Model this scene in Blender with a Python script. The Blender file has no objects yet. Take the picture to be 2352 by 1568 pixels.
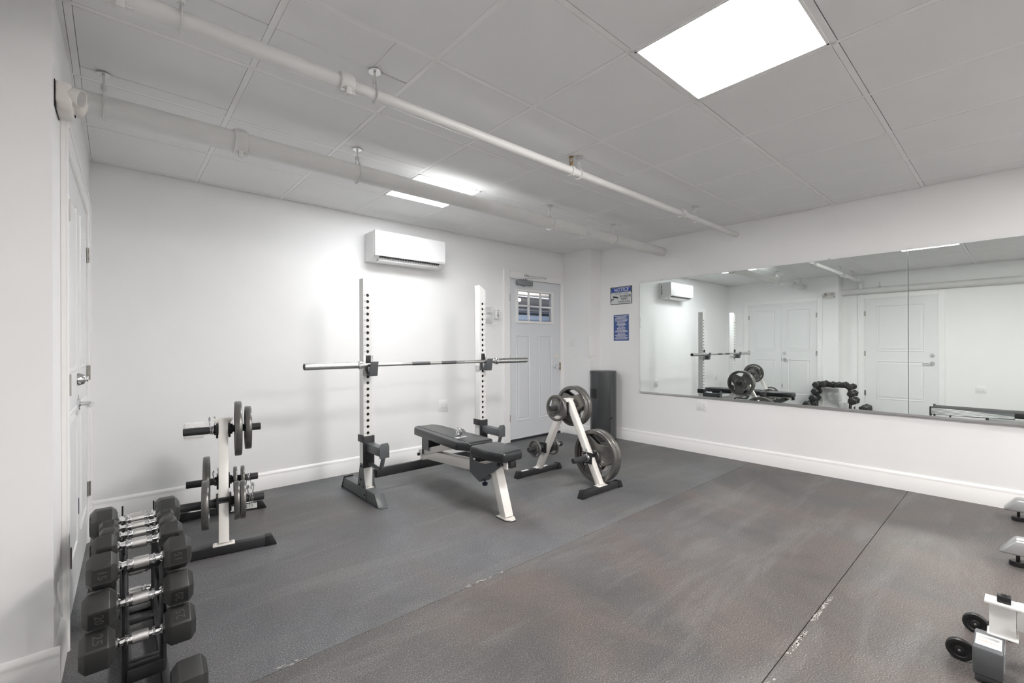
import bpy, bmesh, math, random
from math import pi, sin, cos, radians, atan2, hypot
from mathutils import Vector, Matrix
random.seed(7)
SC = bpy.context.scene
COL = SC.collection
# ------------------------------------------------------------------ camera
H = 1.217; F_PX = 1031.8; YAW = radians(41.474); ROLL = -0.0032
cam = bpy.data.objects.new('camera', bpy.data.cameras.new('camera')); COL.objects.link(cam)
_f = Vector((sin(YAW), cos(YAW), 0)); _r0 = Vector((cos(YAW), -sin(YAW), 0)); _u0 = Vector((0, 0, 1))
_r = _r0*cos(ROLL)+_u0*sin(ROLL); _u = -_r0*sin(ROLL)+_u0*cos(ROLL)
cam.matrix_world = Matrix(((_r.x, _u.x, -_f.x, 0), (_r.y, _u.y, -_f.y, 0), (_r.z, _u.z, -_f.z, H), (0, 0, 0, 1)))
cam.data.sensor_width = 36; cam.data.lens = F_PX*36/2352; cam.data.shift_y = 10.3/2352
cam.data.clip_start = .02; cam.data.clip_end = 60
SC.camera = cam
# ------------------------------------------------------------------ world, exposure
PANEL_POWER = 13.0
W = bpy.data.worlds.new('world'); SC.world = W; W.use_nodes = True
W.node_tree.nodes['Background'].inputs[0].default_value = (.8, .85, .9, 1)
W.node_tree.nodes['Background'].inputs[1].default_value = .05
SC.view_settings.view_transform = 'Standard'; SC.view_settings.look = 'None'
SC.view_settings.gamma = 1; SC.view_settings.use_curve_mapping = False
SC.view_settings.exposure = 2.80
SC.cycles.use_denoising = True
SC.cycles.max_bounces = 14; SC.cycles.diffuse_bounces = 8; SC.cycles.glossy_bounces = 6
SC.cycles.sample_clamp_indirect = 6
# ------------------------------------------------------------------ materials
def nodes(m):
    m.use_nodes = True; nt = m.node_tree; return nt, nt.nodes, nt.links, nt.nodes['Principled BSDF']
def mat(name, col, rough=.5, metal=0., bump=0., bscale=60., var=0., vscale=6., spec=.5, coat=0.):
    m = bpy.data.materials.new(name); nt, N, L, P = nodes(m)
    P.inputs['Base Color'].default_value = (*col, 1); P.inputs['Roughness'].default_value = rough
    P.inputs['Metallic'].default_value = metal; P.inputs['Specular IOR Level'].default_value = spec
    P.inputs['Coat Weight'].default_value = coat
    tc = N.new('ShaderNodeTexCoord')
    if bump:
        n = N.new('ShaderNodeTexNoise'); n.inputs['Scale'].default_value = bscale; n.inputs['Detail'].default_value = 3
        L.new(tc.outputs['Object'], n.inputs['Vector'])
        b = N.new('ShaderNodeBump'); b.inputs['Strength'].default_value = bump; b.inputs['Distance'].default_value = .002
        L.new(n.outputs['Fac'], b.inputs['Height']); L.new(b.outputs['Normal'], P.inputs['Normal'])
    if var:
        n = N.new('ShaderNodeTexNoise'); n.inputs['Scale'].default_value = vscale; n.inputs['Detail'].default_value = 4
        L.new(tc.outputs['Object'], n.inputs['Vector'])
        r = N.new('ShaderNodeValToRGB')
        r.color_ramp.elements[0].position = .3; r.color_ramp.elements[1].position = .7
        r.color_ramp.elements[0].color = (*[c*(1-var) for c in col], 1); r.color_ramp.elements[1].color = (*[min(1, c*(1+var)) for c in col], 1)
        L.new(n.outputs['Fac'], r.inputs[0]); L.new(r.outputs[0], P.inputs['Base Color'])
    return m
def emis(name, col, s):
    m = bpy.data.materials.new(name); nt, N, L, P = nodes(m)
    P.inputs['Base Color'].default_value = (.8, .8, .8, 1)
    P.inputs['Emission Color'].default_value = (*col, 1); P.inputs['Emission Strength'].default_value = s
    return m
def glass(name, col=(1, 1, 1), rough=0., thin=True):
    m = bpy.data.materials.new(name); nt, N, L, P = nodes(m)
    P.inputs['Base Color'].default_value = (*col, 1); P.inputs['Roughness'].default_value = rough
    P.inputs['Transmission Weight'].default_value = 1; P.inputs['IOR'].default_value = 1.45 if not thin else 1.15
    return m
M = {}
M['wall'] = mat('wall_paint', (.86, .86, .86), .55, bump=.06, bscale=90, var=.012, vscale=2)
M['trim'] = mat('trim_paint', (.87, .865, .86), .32, var=.01)
M['door'] = mat('door_paint', (.80, .805, .81), .35, bump=.03, bscale=40)
M['bluedoor'] = mat('entry_door_paint', (.70, .72, .745), .4, bump=.03, bscale=40)
M['tile'] = mat('ceiling_tile_vinyl', (.80, .80, .80), .75, bump=.1, bscale=220, var=.015, vscale=3)
M['grid'] = mat('ceiling_grid_metal', (.84, .835, .83), .5)
M['plenum'] = mat('plenum_dark', (.03, .03, .03), .9)
M['pipe'] = mat('pipe_paint', (.71, .71, .70), .42, bump=.05, bscale=60, var=.03)
M['chrome'] = mat('chrome', (.82, .82, .83), .12, 1.)
M['steel'] = mat('brushed_steel', (.6, .6, .6), .3, 1., bump=.05, bscale=300)
M['knurl'] = mat('knurled_steel', (.72, .71, .70), .34, 1., bump=.25, bscale=900)
M['knurldark'] = mat('dark_knurled_steel', (.16, .16, .165), .4, .9, bump=.4, bscale=900)
M['brass'] = mat('aged_bronze', (.30, .20, .10), .4, .9)
M['cream'] = mat('cream_powder_coat', (.80, .775, .74), .34, bump=.04, bscale=200)
M['white'] = mat('white_powder_coat', (.82, .82, .81), .3, bump=.03, bscale=200)
M['plastic'] = mat('white_plastic', (.84, .84, .84), .28, var=.008)
M['plasticw'] = mat('warm_white_plastic', (.74, .71, .68), .4)
M['grey'] = mat('grey_powder_coat', (.105, .112, .118), .38, bump=.08, bscale=300)
M['dark'] = mat('black_powder_coat', (.022, .022, .024), .4, bump=.08, bscale=300)
M['peg'] = mat('peg_grey_steel', (.045, .046, .05), .38, .3, bump=.05, bscale=300)
M['vinyl'] = mat('black_vinyl', (.022, .024, .027), .32, bump=.25, bscale=260, coat=.15)
M['rubber'] = mat('hex_head_rubber', (.030, .030, .030), .42, bump=.12, bscale=260)
M['rubberdark'] = mat('recess_rubber', (.012, .012, .012), .6)
M['numgrey'] = mat('number_relief', (.05, .05, .05), .45)
M['iron'] = mat('hammertone_iron', (.155, .15, .142), .28, .55, bump=.3, bscale=160, var=.12, vscale=20)
M['ink'] = mat('white_lettering', (.85, .85, .85), .5)
M['black'] = mat('black_plastic', (.012, .012, .013), .45)
M['navy'] = mat('navy_knob', (.008, .014, .045), .4)
M['bin'] = mat('charcoal_bin', (.085, .089, .092), .34, .45, bump=.1, bscale=300, var=.05)
M['silver'] = mat('silver_paint', (.45, .46, .46), .32, .5)
M['hinge'] = mat('nickel_hinge', (.45, .43, .40), .35, .9)
M['signwhite'] = mat('sign_white', (.66, .68, .68), .35)
M['signblue'] = mat('sign_blue', (.025, .075, .36), .4)
M['posterblue'] = mat('poster_blue', (.05, .10, .30), .4)
M['labelwhite'] = mat('label_white', (.72, .74, .73), .4)
M['orange'] = mat('label_orange', (.75, .22, .04), .5)
M['closer'] = mat('closer_silver', (.27, .28, .29), .4, .4)
M['mirror'] = mat('mirror_silvering', (.83, .875, .86), .0, 1.)
M['mirroredge'] = mat('mirror_edge_glass', (.35, .42, .40), .1)
M['light'] = emis('light_diffuser', (1, .965, .935), PANEL_POWER*.86)
M['light_rear'] = emis('light_diffuser_rear', (1, .97, .94), PANEL_POWER*.62)
M['light_cool'] = emis('light_diffuser_cool', (.97, .985, 1), PANEL_POWER*.32)
M['tube'] = emis('lamp_tube_glow', (1, .98, .95), 75)
M['lens'] = glass('lamp_lens', (.95, .97, 1), .15, False)
M['pane'] = glass('window_pane', (.9, .93, .96), 0)
M['clear'] = mat('clear_cover', (.85, .87, .87), .12); M['clear'].node_tree.nodes['Principled BSDF'].inputs['Alpha'].default_value = .3
M['corridor'] = mat('corridor_blue_grey', (.26, .31, .40), .8)
M['corrceil'] = mat('corridor_ceiling', (.42, .37, .34), .9, bump=.3, bscale=30)
M['red'] = mat('faint_red_print', (.70, .45, .40), .6)
# rubber floor: speckled crumb, dusty greyer patches, brown scuffs
def floor_mat(name, base, brown, dust_amt):
    m = bpy.data.materials.new(name); nt, N, L, P = nodes(m)
    tc = N.new('ShaderNodeTexCoord'); mp = N.new('ShaderNodeMapping'); L.new(tc.outputs['Object'], mp.inputs[0])
    def noise(sc, det=4, rough=.6, scale3=None, dist=0):
        n = N.new('ShaderNodeTexNoise'); n.inputs['Scale'].default_value = sc; n.inputs['Detail'].default_value = det; n.inputs['Roughness'].default_value = rough
        n.inputs['Distortion'].default_value = dist
        if scale3:
            q = N.new('ShaderNodeMapping'); q.inputs['Scale'].default_value = scale3; L.new(tc.outputs['Object'], q.inputs[0]); L.new(q.outputs[0], n.inputs['Vector'])
        else: L.new(mp.outputs[0], n.inputs['Vector'])
        return n.outputs['Fac']
    def ramp(f, stops):
        r = N.new('ShaderNodeValToRGB'); e = r.color_ramp.elements
        e[0].position, e[0].color = stops[0][0], (*stops[0][1], 1); e[1].position, e[1].color = stops[-1][0], (*stops[-1][1], 1)
        for p, c in stops[1:-1]:
            x = e.new(p); x.color = (*c, 1)
        L.new(f, r.inputs[0]); return r.outputs[0]
    def mix(f, a, b, t='MIX'):
        x = N.new('ShaderNodeMix'); x.data_type = 'RGBA'; x.blend_type = t
        for s, v in ((0, f), (6, a), (7, b)):
            if hasattr(v, 'is_linked') or hasattr(v, 'node'): L.new(v, x.inputs[s])
            else: x.inputs[s].default_value = v if s == 0 else (*v, 1)
        return x.outputs[2]
    g = lambda v: (v, v, v)
    big = ramp(noise(.9, 6, .62, dist=.6), [(.32, g(0)), (.68, g(1))])
    brn = ramp(noise(1.6, 5, .6, (1, .55, 1), .8), [(.42, g(0)), (.72, g(1))])
    streak = ramp(noise(2.2, 6, .65, (.45, 2.2, 1), .4), [(.50, g(0)), (.78, g(1))])
    c = mix(big, tuple(v*.68 for v in base), tuple(v*1.36 for v in base))
    c = mix(brn, c, brown)
    sm = N.new('ShaderNodeMath'); sm.operation = 'MULTIPLY'; sm.inputs[1].default_value = dust_amt; L.new(streak, sm.inputs[0])
    c = mix(sm.outputs[0], c, (.20, .20, .195))
    crumb = ramp(noise(190, 2, .6), [(.32, g(.40)), (.48, g(.95)), (.60, g(1.1)), (.70, g(2.6))])
    c = mix(1.0, c, crumb, 'MULTIPLY')
    sp = N.new('ShaderNodeTexVoronoi'); sp.inputs['Scale'].default_value = 95; L.new(mp.outputs[0], sp.inputs['Vector'])
    spk = ramp(sp.outputs['Distance'], [(.0, g(1)), (.09, g(1)), (.13, g(0))])
    sel = ramp(noise(60, 1), [(.55, g(0)), (.62, g(.8))])
    mm = N.new('ShaderNodeMath'); mm.operation = 'MULTIPLY'; L.new(spk, mm.inputs[0]); L.new(sel, mm.inputs[1])
    c = mix(mm.outputs[0], c, (.30, .30, .29))
    L.new(c, P.inputs['Base Color'])
    P.inputs['Roughness'].default_value = .5; P.inputs['Specular IOR Level'].default_value = .45
    b = N.new('ShaderNodeBump'); b.inputs['Strength'].default_value = .35; b.inputs['Distance'].default_value = .002
    L.new(noise(200, 2), b.inputs['Height']); L.new(b.outputs[0], P.inputs['Normal'])
    return m
M['floor'] = floor_mat('rubber_mat_grey', (.118, .120, .126), (.125, .117, .112), .6)
M['floor2'] = floor_mat('rubber_mat_worn', (.094, .090, .089), (.128, .104, .094), .65)
M['subfloor'] = mat('dusty_subfloor', (.02, .02, .02), .9)
# ------------------------------------------------------------------ mesh helpers
class MB:
    def __init__(s): s.b = bmesh.new()
    def _x(s, vs, m):
        if m is not None: bmesh.ops.transform(s.b, matrix=m, verts=vs)
    def box(s, x0, x1, y0, y1, z0, z1, bev=0., m=None, seg=2):
        r = bmesh.ops.create_cube(s.b, size=1); vs = r['verts']
        for v in vs: v.co = Vector(((x0+x1)/2+v.co.x*(x1-x0), (y0+y1)/2+v.co.y*(y1-y0), (z0+z1)/2+v.co.z*(z1-z0)))
        if bev:
            es = list({e for v in vs for e in v.link_edges})
            rr = bmesh.ops.bevel(s.b, geom=es, offset=bev, segments=seg, profile=.5, affect='EDGES')
            vs = list({v for f in rr['faces'] for v in f.verts} | {v for v in vs if v.is_valid})
        s._x(vs, m); return s
    def beam(s, p0, p1, w, h, bev=.003, up=(0, 0, 1)):
        p0, p1 = Vector(p0), Vector(p1); d = p1-p0; l = d.length; z = d.normalized()
        upv = Vector(up); x = upv.cross(z)
        if x.length < 1e-4: x = Vector((1, 0, 0)).cross(z)
        x.normalize(); y = z.cross(x)
        m = Matrix(((x.x, y.x, z.x, p0.x), (x.y, y.y, z.y, p0.y), (x.z, y.z, z.z, p0.z), (0, 0, 0, 1)))
        return s.box(-w/2, w/2, -h/2, h/2, 0, l, bev, m)
    def lathe(s, prof, p0=(0, 0, 0), ax=(0, 0, 1), n=32, closed=False, rot=0.):
        p0 = Vector(p0); z = Vector(ax).normalized(); t = Vector((0, 0, 1)) if abs(z.z) < .9 else Vector((1, 0, 0))
        x = t.cross(z).normalized(); y = z.cross(x); rings = []
        for r, h in prof:
            if r < 1e-6: rings.append([s.b.verts.new(p0+z*h)])
            else: rings.append([s.b.verts.new(p0+z*h+(x*cos(rot+2*pi*k/n)+y*sin(rot+2*pi*k/n))*r) for k in range(n)])
        pairs = list(zip(rings, rings[1:]))
        if closed: pairs.append((rings[-1], rings[0]))
        for a, b in pairs:
            if len(a) == 1 and len(b) == 1: continue
            for k in range(n):
                k2 = (k+1) % n
                if len(a) == 1: f = (a[0], b[k2], b[k])
                elif len(b) == 1: f = (a[k], a[k2], b[0])
                else: f = (a[k], a[k2], b[k2], b[k])
                try: s.b.faces.new(f)
                except ValueError: pass
        return s
    def cyl(s, p0, p1, r, n=24, r2=None, bev=0.):
        p0, p1 = Vector(p0), Vector(p1); l = (p1-p0).length; r2 = r if r2 is None else r2; e = bev or min(r, r2, l)*.04
        return s.lathe([(0, 0), (r-e, 0), (r, e), (r2, l-e), (r2-e, l), (0, l)], p0, p1-p0, n)
    def tube(s, pts, r, n=10, closed=False, m=None, flat=1.):
        pts = [Vector(p) for p in pts]; N = len(pts); rings = []; prev = None
        for i, p in enumerate(pts):
            if closed: t = pts[(i+1) % N]-pts[i-1]
            else: t = pts[min(i+1, N-1)]-pts[max(i-1, 0)]
            t.normalize()
            if prev is None:
                a = Vector((0, 0, 1)) if abs(t.z) < .9 else Vector((1, 0, 0)); x = a.cross(t).normalized()
            else:
                x = prev-t*prev.dot(t)
                x = x.normalized() if x.length > 1e-6 else Vector((1, 0, 0)).cross(t).normalized()
            prev = x; y = t.cross(x)
            rings.append([s.b.verts.new(p+(x*cos(2*pi*k/n)+y*sin(2*pi*k/n)*flat)*r) for k in range(n)])
        vs = [v for q in rings for v in q]
        rr = list(zip(rings, rings[1:]))
        if closed: rr.append((rings[-1], rings[0]))
        for a, b in rr:
            for k in range(n): s.b.faces.new((a[k], a[(k+1) % n], b[(k+1) % n], b[k]))
        if not closed: s.b.faces.new(list(reversed(rings[0]))); s.b.faces.new(rings[-1])
        s._x(vs, m); return s
    def prism(s, pts, a, b, ax='x', m=None, bev=0.):
        """polygon pts in the plane across axis ax, extruded from a to b (ax x: pts=(y,z); y: (x,z); z: (x,y))"""
        def P(p, t): return {'x': (t, p[0], p[1]), 'y': (p[0], t, p[1]), 'z': (p[0], p[1], t)}[ax]
        A = [s.b.verts.new(P(p, a)) for p in pts]; B = [s.b.verts.new(P(p, b)) for p in pts]
        n = len(pts); fs = [s.b.faces.new(A), s.b.faces.new(list(reversed(B)))]
        for k in range(n): fs.append(s.b.faces.new((A[(k+1) % n], A[k], B[k], B[(k+1) % n])))
        vs = A+B
        if bev:
            es = list({e for v in vs for e in v.link_edges})
            rr = bmesh.ops.bevel(s.b, geom=es, offset=bev, segments=2, profile=.5, affect='EDGES')
            vs = list({v for f in rr['faces'] for v in f.verts} | {v for v in vs if v.is_valid})
        s._x(vs, m); return s
    def sheet(s, outer, holes, z0, z1, m=None):
        """flat plate with holes: closed loops of (x,y), extruded z0..z1"""
        b = bmesh.new(); es = []
        for lp in [outer]+holes:
            v = [b.verts.new((p[0], p[1], z0)) for p in lp]
            for k in range(len(v)): es.append(b.edges.new((v[k], v[(k+1) % len(v)])))
        bmesh.ops.triangle_fill(b, edges=es, use_beauty=True)
        r = bmesh.ops.extrude_face_region(b, geom=list(b.faces))
        for v in [g for g in r['geom'] if isinstance(g, bmesh.types.BMVert)]: v.co.z = z1
        if m is not None: bmesh.ops.transform(b, matrix=m, verts=b.verts)
        me = bpy.data.meshes.new('t'); b.to_mesh(me); b.free(); s.b.from_mesh(me); bpy.data.meshes.remove(me); return s
    def add_mesh(s, me, m=None):
        k = len(s.b.verts); s.b.from_mesh(me); s.b.verts.ensure_lookup_table()
        if m is not None: bmesh.ops.transform(s.b, matrix=m, verts=s.b.verts[k:])
        return s
    def mesh(s, name, material, smooth=True, angle=35):
        bmesh.ops.recalc_face_normals(s.b, faces=s.b.faces)
        if smooth:
            for f in s.b.faces: f.smooth = True
            lim = radians(angle)
            for e in s.b.edges:
                if len(e.link_faces) == 2 and e.calc_face_angle(0) > lim: e.smooth = False
        me = bpy.data.meshes.new(name); s.b.to_mesh(me); s.b.free(); me.materials.append(M[material]); return me
def obj(name, mb, material, parent=None, smooth=True, angle=35, loc=None, rz=None, label=None):
    me = mb.mesh(name, material, smooth, angle) if isinstance(mb, MB) else mb
    o = bpy.data.objects.new(name, me); COL.objects.link(o)
    if parent is not None: o.parent = parent
    if loc is not None: o.location = loc
    if rz is not None: o.rotation_euler = (0, 0, rz)
    if label: o['label'] = label
    return o
def tag(o, label, cat, group=None):
    o['label'] = label; o['category'] = cat
    if group: o['group'] = group
    return o
def thing(name, label, cat, loc=(0, 0, 0), rz=0., group=None):
    o = bpy.data.objects.new(name, None); COL.objects.link(o); o.empty_display_size = .1
    o.location = loc; o.rotation_euler = (0, 0, rz); return tag(o, label, cat, group)
def struct(name, mb, material, parent=None, label=None, **k):
    o = obj(name, mb, material, parent, **k)
    if parent is None: o['kind'] = 'structure'
    if label: o['label'] = label
    return o
def sempty(name, loc=(0, 0, 0), rz=0., label=None):
    o = bpy.data.objects.new(name, None); COL.objects.link(o); o.location = loc; o.rotation_euler = (0, 0, rz)
    o['kind'] = 'structure'; o.empty_display_size = .1
    if label: o['label'] = label
    return o
def text_mesh(body, size=1., ext=0., align='CENTER', shear=0., bold=0.):
    c = bpy.data.curves.new('t', 'FONT'); c.body = body; c.size = size; c.extrude = ext; c.align_x = align; c.align_y = 'CENTER'
    c.shear = shear; c.offset = bold; c.resolution_u = 2
    o = bpy.data.objects.new('t', c); COL.objects.link(o)
    dg = bpy.context.evaluated_depsgraph_get(); me = bpy.data.meshes.new_from_object(o.evaluated_get(dg))
    bpy.data.objects.remove(o); bpy.data.curves.remove(c); return me
def basis(o, x, y):
    x = Vector(x).normalized(); y = Vector(y).normalized(); z = x.cross(y)
    return Matrix(((x.x, y.x, z.x, o[0]), (x.y, y.y, z.y, o[1]), (x.z, y.z, z.z, o[2]), (0, 0, 0, 1)))
def circ(cx, cy, r, n=32): return [(cx+r*cos(2*pi*k/n), cy+r*sin(2*pi*k/n)) for k in range(n)]
def arc(c, r, a0, a1, n, plane='yz', x=0):
    out = []
    for k in range(n+1):
        a = radians(a0+(a1-a0)*k/n); p = (c[0]+r*cos(a), c[1]+r*sin(a))
        out.append({'yz': (x, p[0], p[1]), 'xz': (p[0], x, p[1]), 'xy': (p[0], p[1], x)}[plane])
    return out

# ------------------------------------------------------------------ room dimensions
XR, YB, ZC = 4.957, 4.275, 2.507
YN = -3.0; XO = -.46          # near end of the room, outer part of the left wall
CY = 2.285                    # where the closet wall ends and the room widens
LW0 = Vector((-.13, YB, 0)); LW1 = Vector((-.166, CY, 0)); LD = (LW1-LW0).normalized(); LA = atan2(LD.y, LD.x)
LLEN = (LW1-LW0).length
# walls ------------------------------------------------------------
DX0, DX1, DZ1 = 3.722, 4.692, 2.092      # rough opening of entry door
w = MB(); w.box(-.35, DX0, YB, YB+.12, 0, ZC+.25); w.box(DX1, XR+.1, YB, YB+.12, 0, ZC+.25); w.box(DX0, DX1, YB, YB+.12, DZ1, ZC+.25)
struct('wall_back', w, 'wall')
struct('wall_right', MB().box(XR, XR+.12, YN-.1, YB+.12, 0, ZC+.25), 'wall')
struct('wall_front', MB().box(XO-.1, XR+.1, YN-.12, YN, 0, ZC+.25), 'wall')
w = MB().box(0, LLEN, -.12, 0, 0, ZC+.25)
wl = struct('wall_left', w, 'wall', loc=LW0, rz=LA)
struct('wall_left_return', MB().box(XO-.1, LW1.x, CY, CY+.12, 0, ZC+.25), 'wall')
struct('wall_left_near', MB().box(XO-.12, XO, YN-.1, CY+.1, 0, ZC+.25), 'wall')
struct('wall_pillar', MB().box(4.742, XR+.02, 3.785, YB+.02, 0, ZC+.02), 'wall')
# floor: rubber mats ------------------------------------------------
fl = struct('floor', MB().box(XO-.1, XR+.1, YN-.1, YB+.15, -.06, -.012), 'subfloor')
ys = [YN, -1.82, -.60, .62, 1.85, YB+.01]
for k in range(5):
    g = .0016
    o = obj('rubber_mat', MB().box(XO, XR, ys[k]+g, ys[k+1]-g, -.012, 0, .0012, seg=1), 'floor' if k == 4 else 'floor2', fl)
# paint / scuff marks beside the seams (thin dried smears lying on the mats)
sc_ = MB(); random.seed(3)
def smear(x0, y0, x1, y1, wd, n):
    for k in range(n):
        t = random.random(); x = x0+(x1-x0)*t; y = y0+(y1-y0)*t+random.uniform(-wd, wd); l = random.uniform(.003, .020); ww = random.uniform(.0008, .0042)
        a = random.uniform(-.35, .35); pts = []
        for q in range(8):
            an = q*pi/4; rr = random.uniform(.6, 1.1); pts.append((x+l*rr*cos(an)*cos(a)-ww*rr*sin(an)*sin(a), y+l*rr*cos(an)*sin(a)+ww*rr*sin(an)*cos(a)))
        sc_.prism(pts, -.0002, .0006, 'z')
smear(2.30, .608, 2.60, .606, .007, 60); smear(1.98, .606, 2.20, .606, .006, 34); smear(1.30, 1.856, 1.58, 1.856, .007, 14); smear(.44, 1.865, .56, 1.85, .012, 9)
smear(1.74, .60, 1.80, .60, .01, 6)
M['smear'] = mat('dried_paint', (.40, .38, .36), .8)
o = obj('dried_paint_marks', sc_, 'smear', fl, smooth=False); o['kind'] = 'stuff'; o['label'] = 'pale dried paint and scuff marks along the mat seams'

# ceiling: tees, tiles, lights --------------------------------------
ce = struct('ceiling', MB().box(XO-.1, XR+.1, YN-.1, YB+.1, ZC+.11, ZC+.16), 'plenum')
GX = [.478+.6096*k for k in range(-1, 8)]; GY = [2.352+.6096*k for k in range(-9, 4)]
xs = [XO]+[x for x in GX if XO+.03 < x < XR-.05]+[XR]; yy = [YN]+[y for y in GY if YN+.03 < y < YB-.05]+[YB]
tee_m = MB().box(-.5, .5, -.012, .012, 0, .004).box(-.5, .5, -.002, .002, .004, .035).mesh('ceiling_tee', 'grid', smooth=False)
def tee(x0, y0, x1, y1):
    o = obj('ceiling_tee', tee_m, 'grid', ce, loc=((x0+x1)/2, (y0+y1)/2, ZC)); L_ = hypot(x1-x0, y1-y0)
    o.rotation_euler = (0, 0, atan2(y1-y0, x1-x0)); o.scale = (L_, 1, 1)
for x in xs[1:-1]: tee(x, yy[0], x, yy[-1])
for y in yy[1:-1]: tee(xs[0], y, xs[-1], y)
def inwall(x, y): return x < LW0.x and y > CY
LIGHTS = [(1.697, .523, 'square LED ceiling panel nearest the camera, clear of the pipes'), (1.697, 2.962, 'LED ceiling panel crossed by the large pipe, above the wall air conditioner'),
          (1.697, -1.915, 'LED ceiling panel behind the viewpoint over the exercise machines'), (3.526, -1.915, 'LED ceiling panel behind the viewpoint beside the mirror wall')]
def is_light(x, y): return any(abs(x-a) < .02 and abs(y-b) < .02 for a, b, _ in LIGHTS)
RODS = [(-.037, 2.857), (1.186, 2.857), (2.998, 2.857), (3.962, 2.857), (.913, 1.995), (2.377, 1.995), (4.033, 1.995), (.18, 1.995)]
tiles = {}
def tile(x0, x1, y0, y1, drop):
    key = (round(x1-x0, 3), round(y1-y0, 3))
    if key not in tiles:
        w_, h_ = key; tiles[key] = MB().box(-w_/2, w_/2, -h_/2, h_/2, 0, .014, .0022, seg=1).mesh('ceiling_tile', 'tile', smooth=False)
    o = obj('ceiling_tile', tiles[key], 'tile', ce, loc=((x0+x1)/2, (y0+y1)/2, ZC-drop))
random.seed(11)
for i in range(len(xs)-1):
    for j in range(len(yy)-1):
        x0, x1, y0, y1 = xs[i], xs[i+1], yy[j], yy[j+1]
        if inwall((x0+x1)/2, (y0+y1)/2): continue
        if is_light(x0, y0): continue
        gl = .0135; a0 = x0+(gl if i else .012); a1 = x1-(gl if i < len(xs)-2 else .009); b0 = y0+gl+random.uniform(0, .0012); b1 = y1-(gl if j < len(yy)-2 else .014)-random.uniform(0, .0012)
        if j == 0: b0 = y0
        dr = random.uniform(-.001, .0015)+.001
        rr = [r for r in RODS if x0 < r[0] < x1 and y0 < r[1] < y1]
        if rr:
            g = .002 if abs(rr[0][0]-.913) > .01 else .007
            if g > .005:
                tile(a0, .896, b0, rr[0][1]-.001, dr); tile(.898, a1, b0, rr[0][1]-g, dr); tile(a0, a1, rr[0][1]+.001, b1, dr+.0006)
            else: tile(a0, a1, b0, rr[0][1]-g, dr); tile(a0, a1, rr[0][1]+g, b1, dr+.0006)
        else: tile(a0, a1, b0, b1, dr)
for j in range(len(yy)-1):
    b0, b1 = max(yy[j], CY+.02)+.0135, yy[j+1]-.0135
    if b1-b0 > .05: tile(-.168, -.1455, b0, b1, .0005)
fr_m = None
for x, y, lb in LIGHTS:
    t = thing('ceiling_light', lb, 'light', (x+.3048, y+.3048, ZC), group='square LED ceiling panels')
    q = .2925; f = MB()
    for s_ in (-1, 1):
        f.box(-q, q, s_*q-.0125*(s_ > 0)-0*(s_ < 0), s_*q+.0125*(s_ < 0), -.005, .02, .0012, seg=1)
        f.box(s_*q-.0125*(s_ > 0), s_*q+.0125*(s_ < 0), -q, q, -.005, .02, .0012, seg=1)
    f.box(-q, q, -q, q, .020, .03)
    obj('frame', f, 'white', t, smooth=False)
    obj('diffuser', MB().box(-q+.012, q-.012, -q+.012, q-.012, .001, .012), 'light_cool' if 'crossed' in lb else 'light_rear' if 'behind' in lb else 'light', t, smooth=False)

# baseboards ----------------------------------------------------------
PB = [(0, 0), (.017, 0), (.017, .112), (.0135, .118), (.0155, .124), (.0125, .134), (.007, .146), (0, .148)]
def baseboard(name, p0, p1):   # the room lies to the left of p0 -> p1
    p0, p1 = Vector((*p0, 0)), Vector((*p1, 0)); d = p1-p0; m = MB(); m.prism(PB, 0, d.length, 'x')
    return struct(name, m, 'trim', loc=p0, rz=atan2(d.y, d.x), angle=50)
baseboard('baseboard_back', (3.632, YB), (-.13, YB)).location.y += 0
for o in [bpy.data.objects['baseboard_back']]: pass
baseboard('baseboard_right', (XR, YN), (XR, 3.785))
baseboard('baseboard_pillar', (XR-.017, 3.785), (4.742-.017, 3.785))
baseboard('baseboard_pillar_side', (4.742, 3.785-.0), (4.742, YB))
baseboard('baseboard_return', (LW1.x+.017, CY), (XO, CY))
def lw(s, d=0, z=0): return LW0+LD*s+Vector((-LD.y, LD.x, 0))*d+Vector((0, 0, z))
def lwp(s): p = lw(s); return (p.x, p.y)
baseboard('baseboard_left', lwp(.335), lwp(LLEN)) if False else None
baseboard('baseboard_left', (LW0.x, YB), lwp(.335))
baseboard('baseboard_left_end', lwp(LLEN-.255), lwp(LLEN))
baseboard('baseboard_left_near', (XO, CY), (XO, 2.03))
baseboard('baseboard_left_front', (XO, .87), (XO, YN))

# doors ----------------------------------------------------------------
def hinge(par, x, z, y=.012, h=.09):
    o = obj('hinge', MB().box(x-.014, x+.014, y-.004, y+.004, z-h/2, z+h/2, .001, seg=1).cyl((x, y+.006, z-h/2), (x, y+.006, z+h/2), .006, 10), 'hinge', par)
    s_ = MB()
    for dz in (-.022, .022): s_.box(x-.006, x+.006, y+.0035, y+.0052, z+dz-.012, z+dz+.012)
    obj('hinge_slot', s_, 'black', o, smooth=False)
def lever(par, x, z, y, sgn):
    o = obj('door_lever', MB().cyl((x, y, z), (x, y+.012, z), .033, 28, bev=.003).cyl((x, y+.01, z), (x, y+.05, z), .011, 16)
        .tube([(x, y+.05, z), (x+sgn*.02, y+.056, z), (x+sgn*.06, y+.057, z-.001), (x+sgn*.1, y+.054, z-.004), (x+sgn*.115, y+.048, z-.005)], .0095, 12, flat=.8), 'chrome', par)
def deadbolt(par, x, z, y):
    o = obj('deadbolt', MB().lathe([(0, 0), (.033, 0), (.033, .004), (.026, .026), (.021, .030), (0, .030)], (x, y, z), (0, 1, 0), 32), 'chrome', par)
    obj('thumbturn', MB().box(x-.004, x+.004, y+.028, y+.042, z-.013, z+.013, .002), 'chrome', o)
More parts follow.
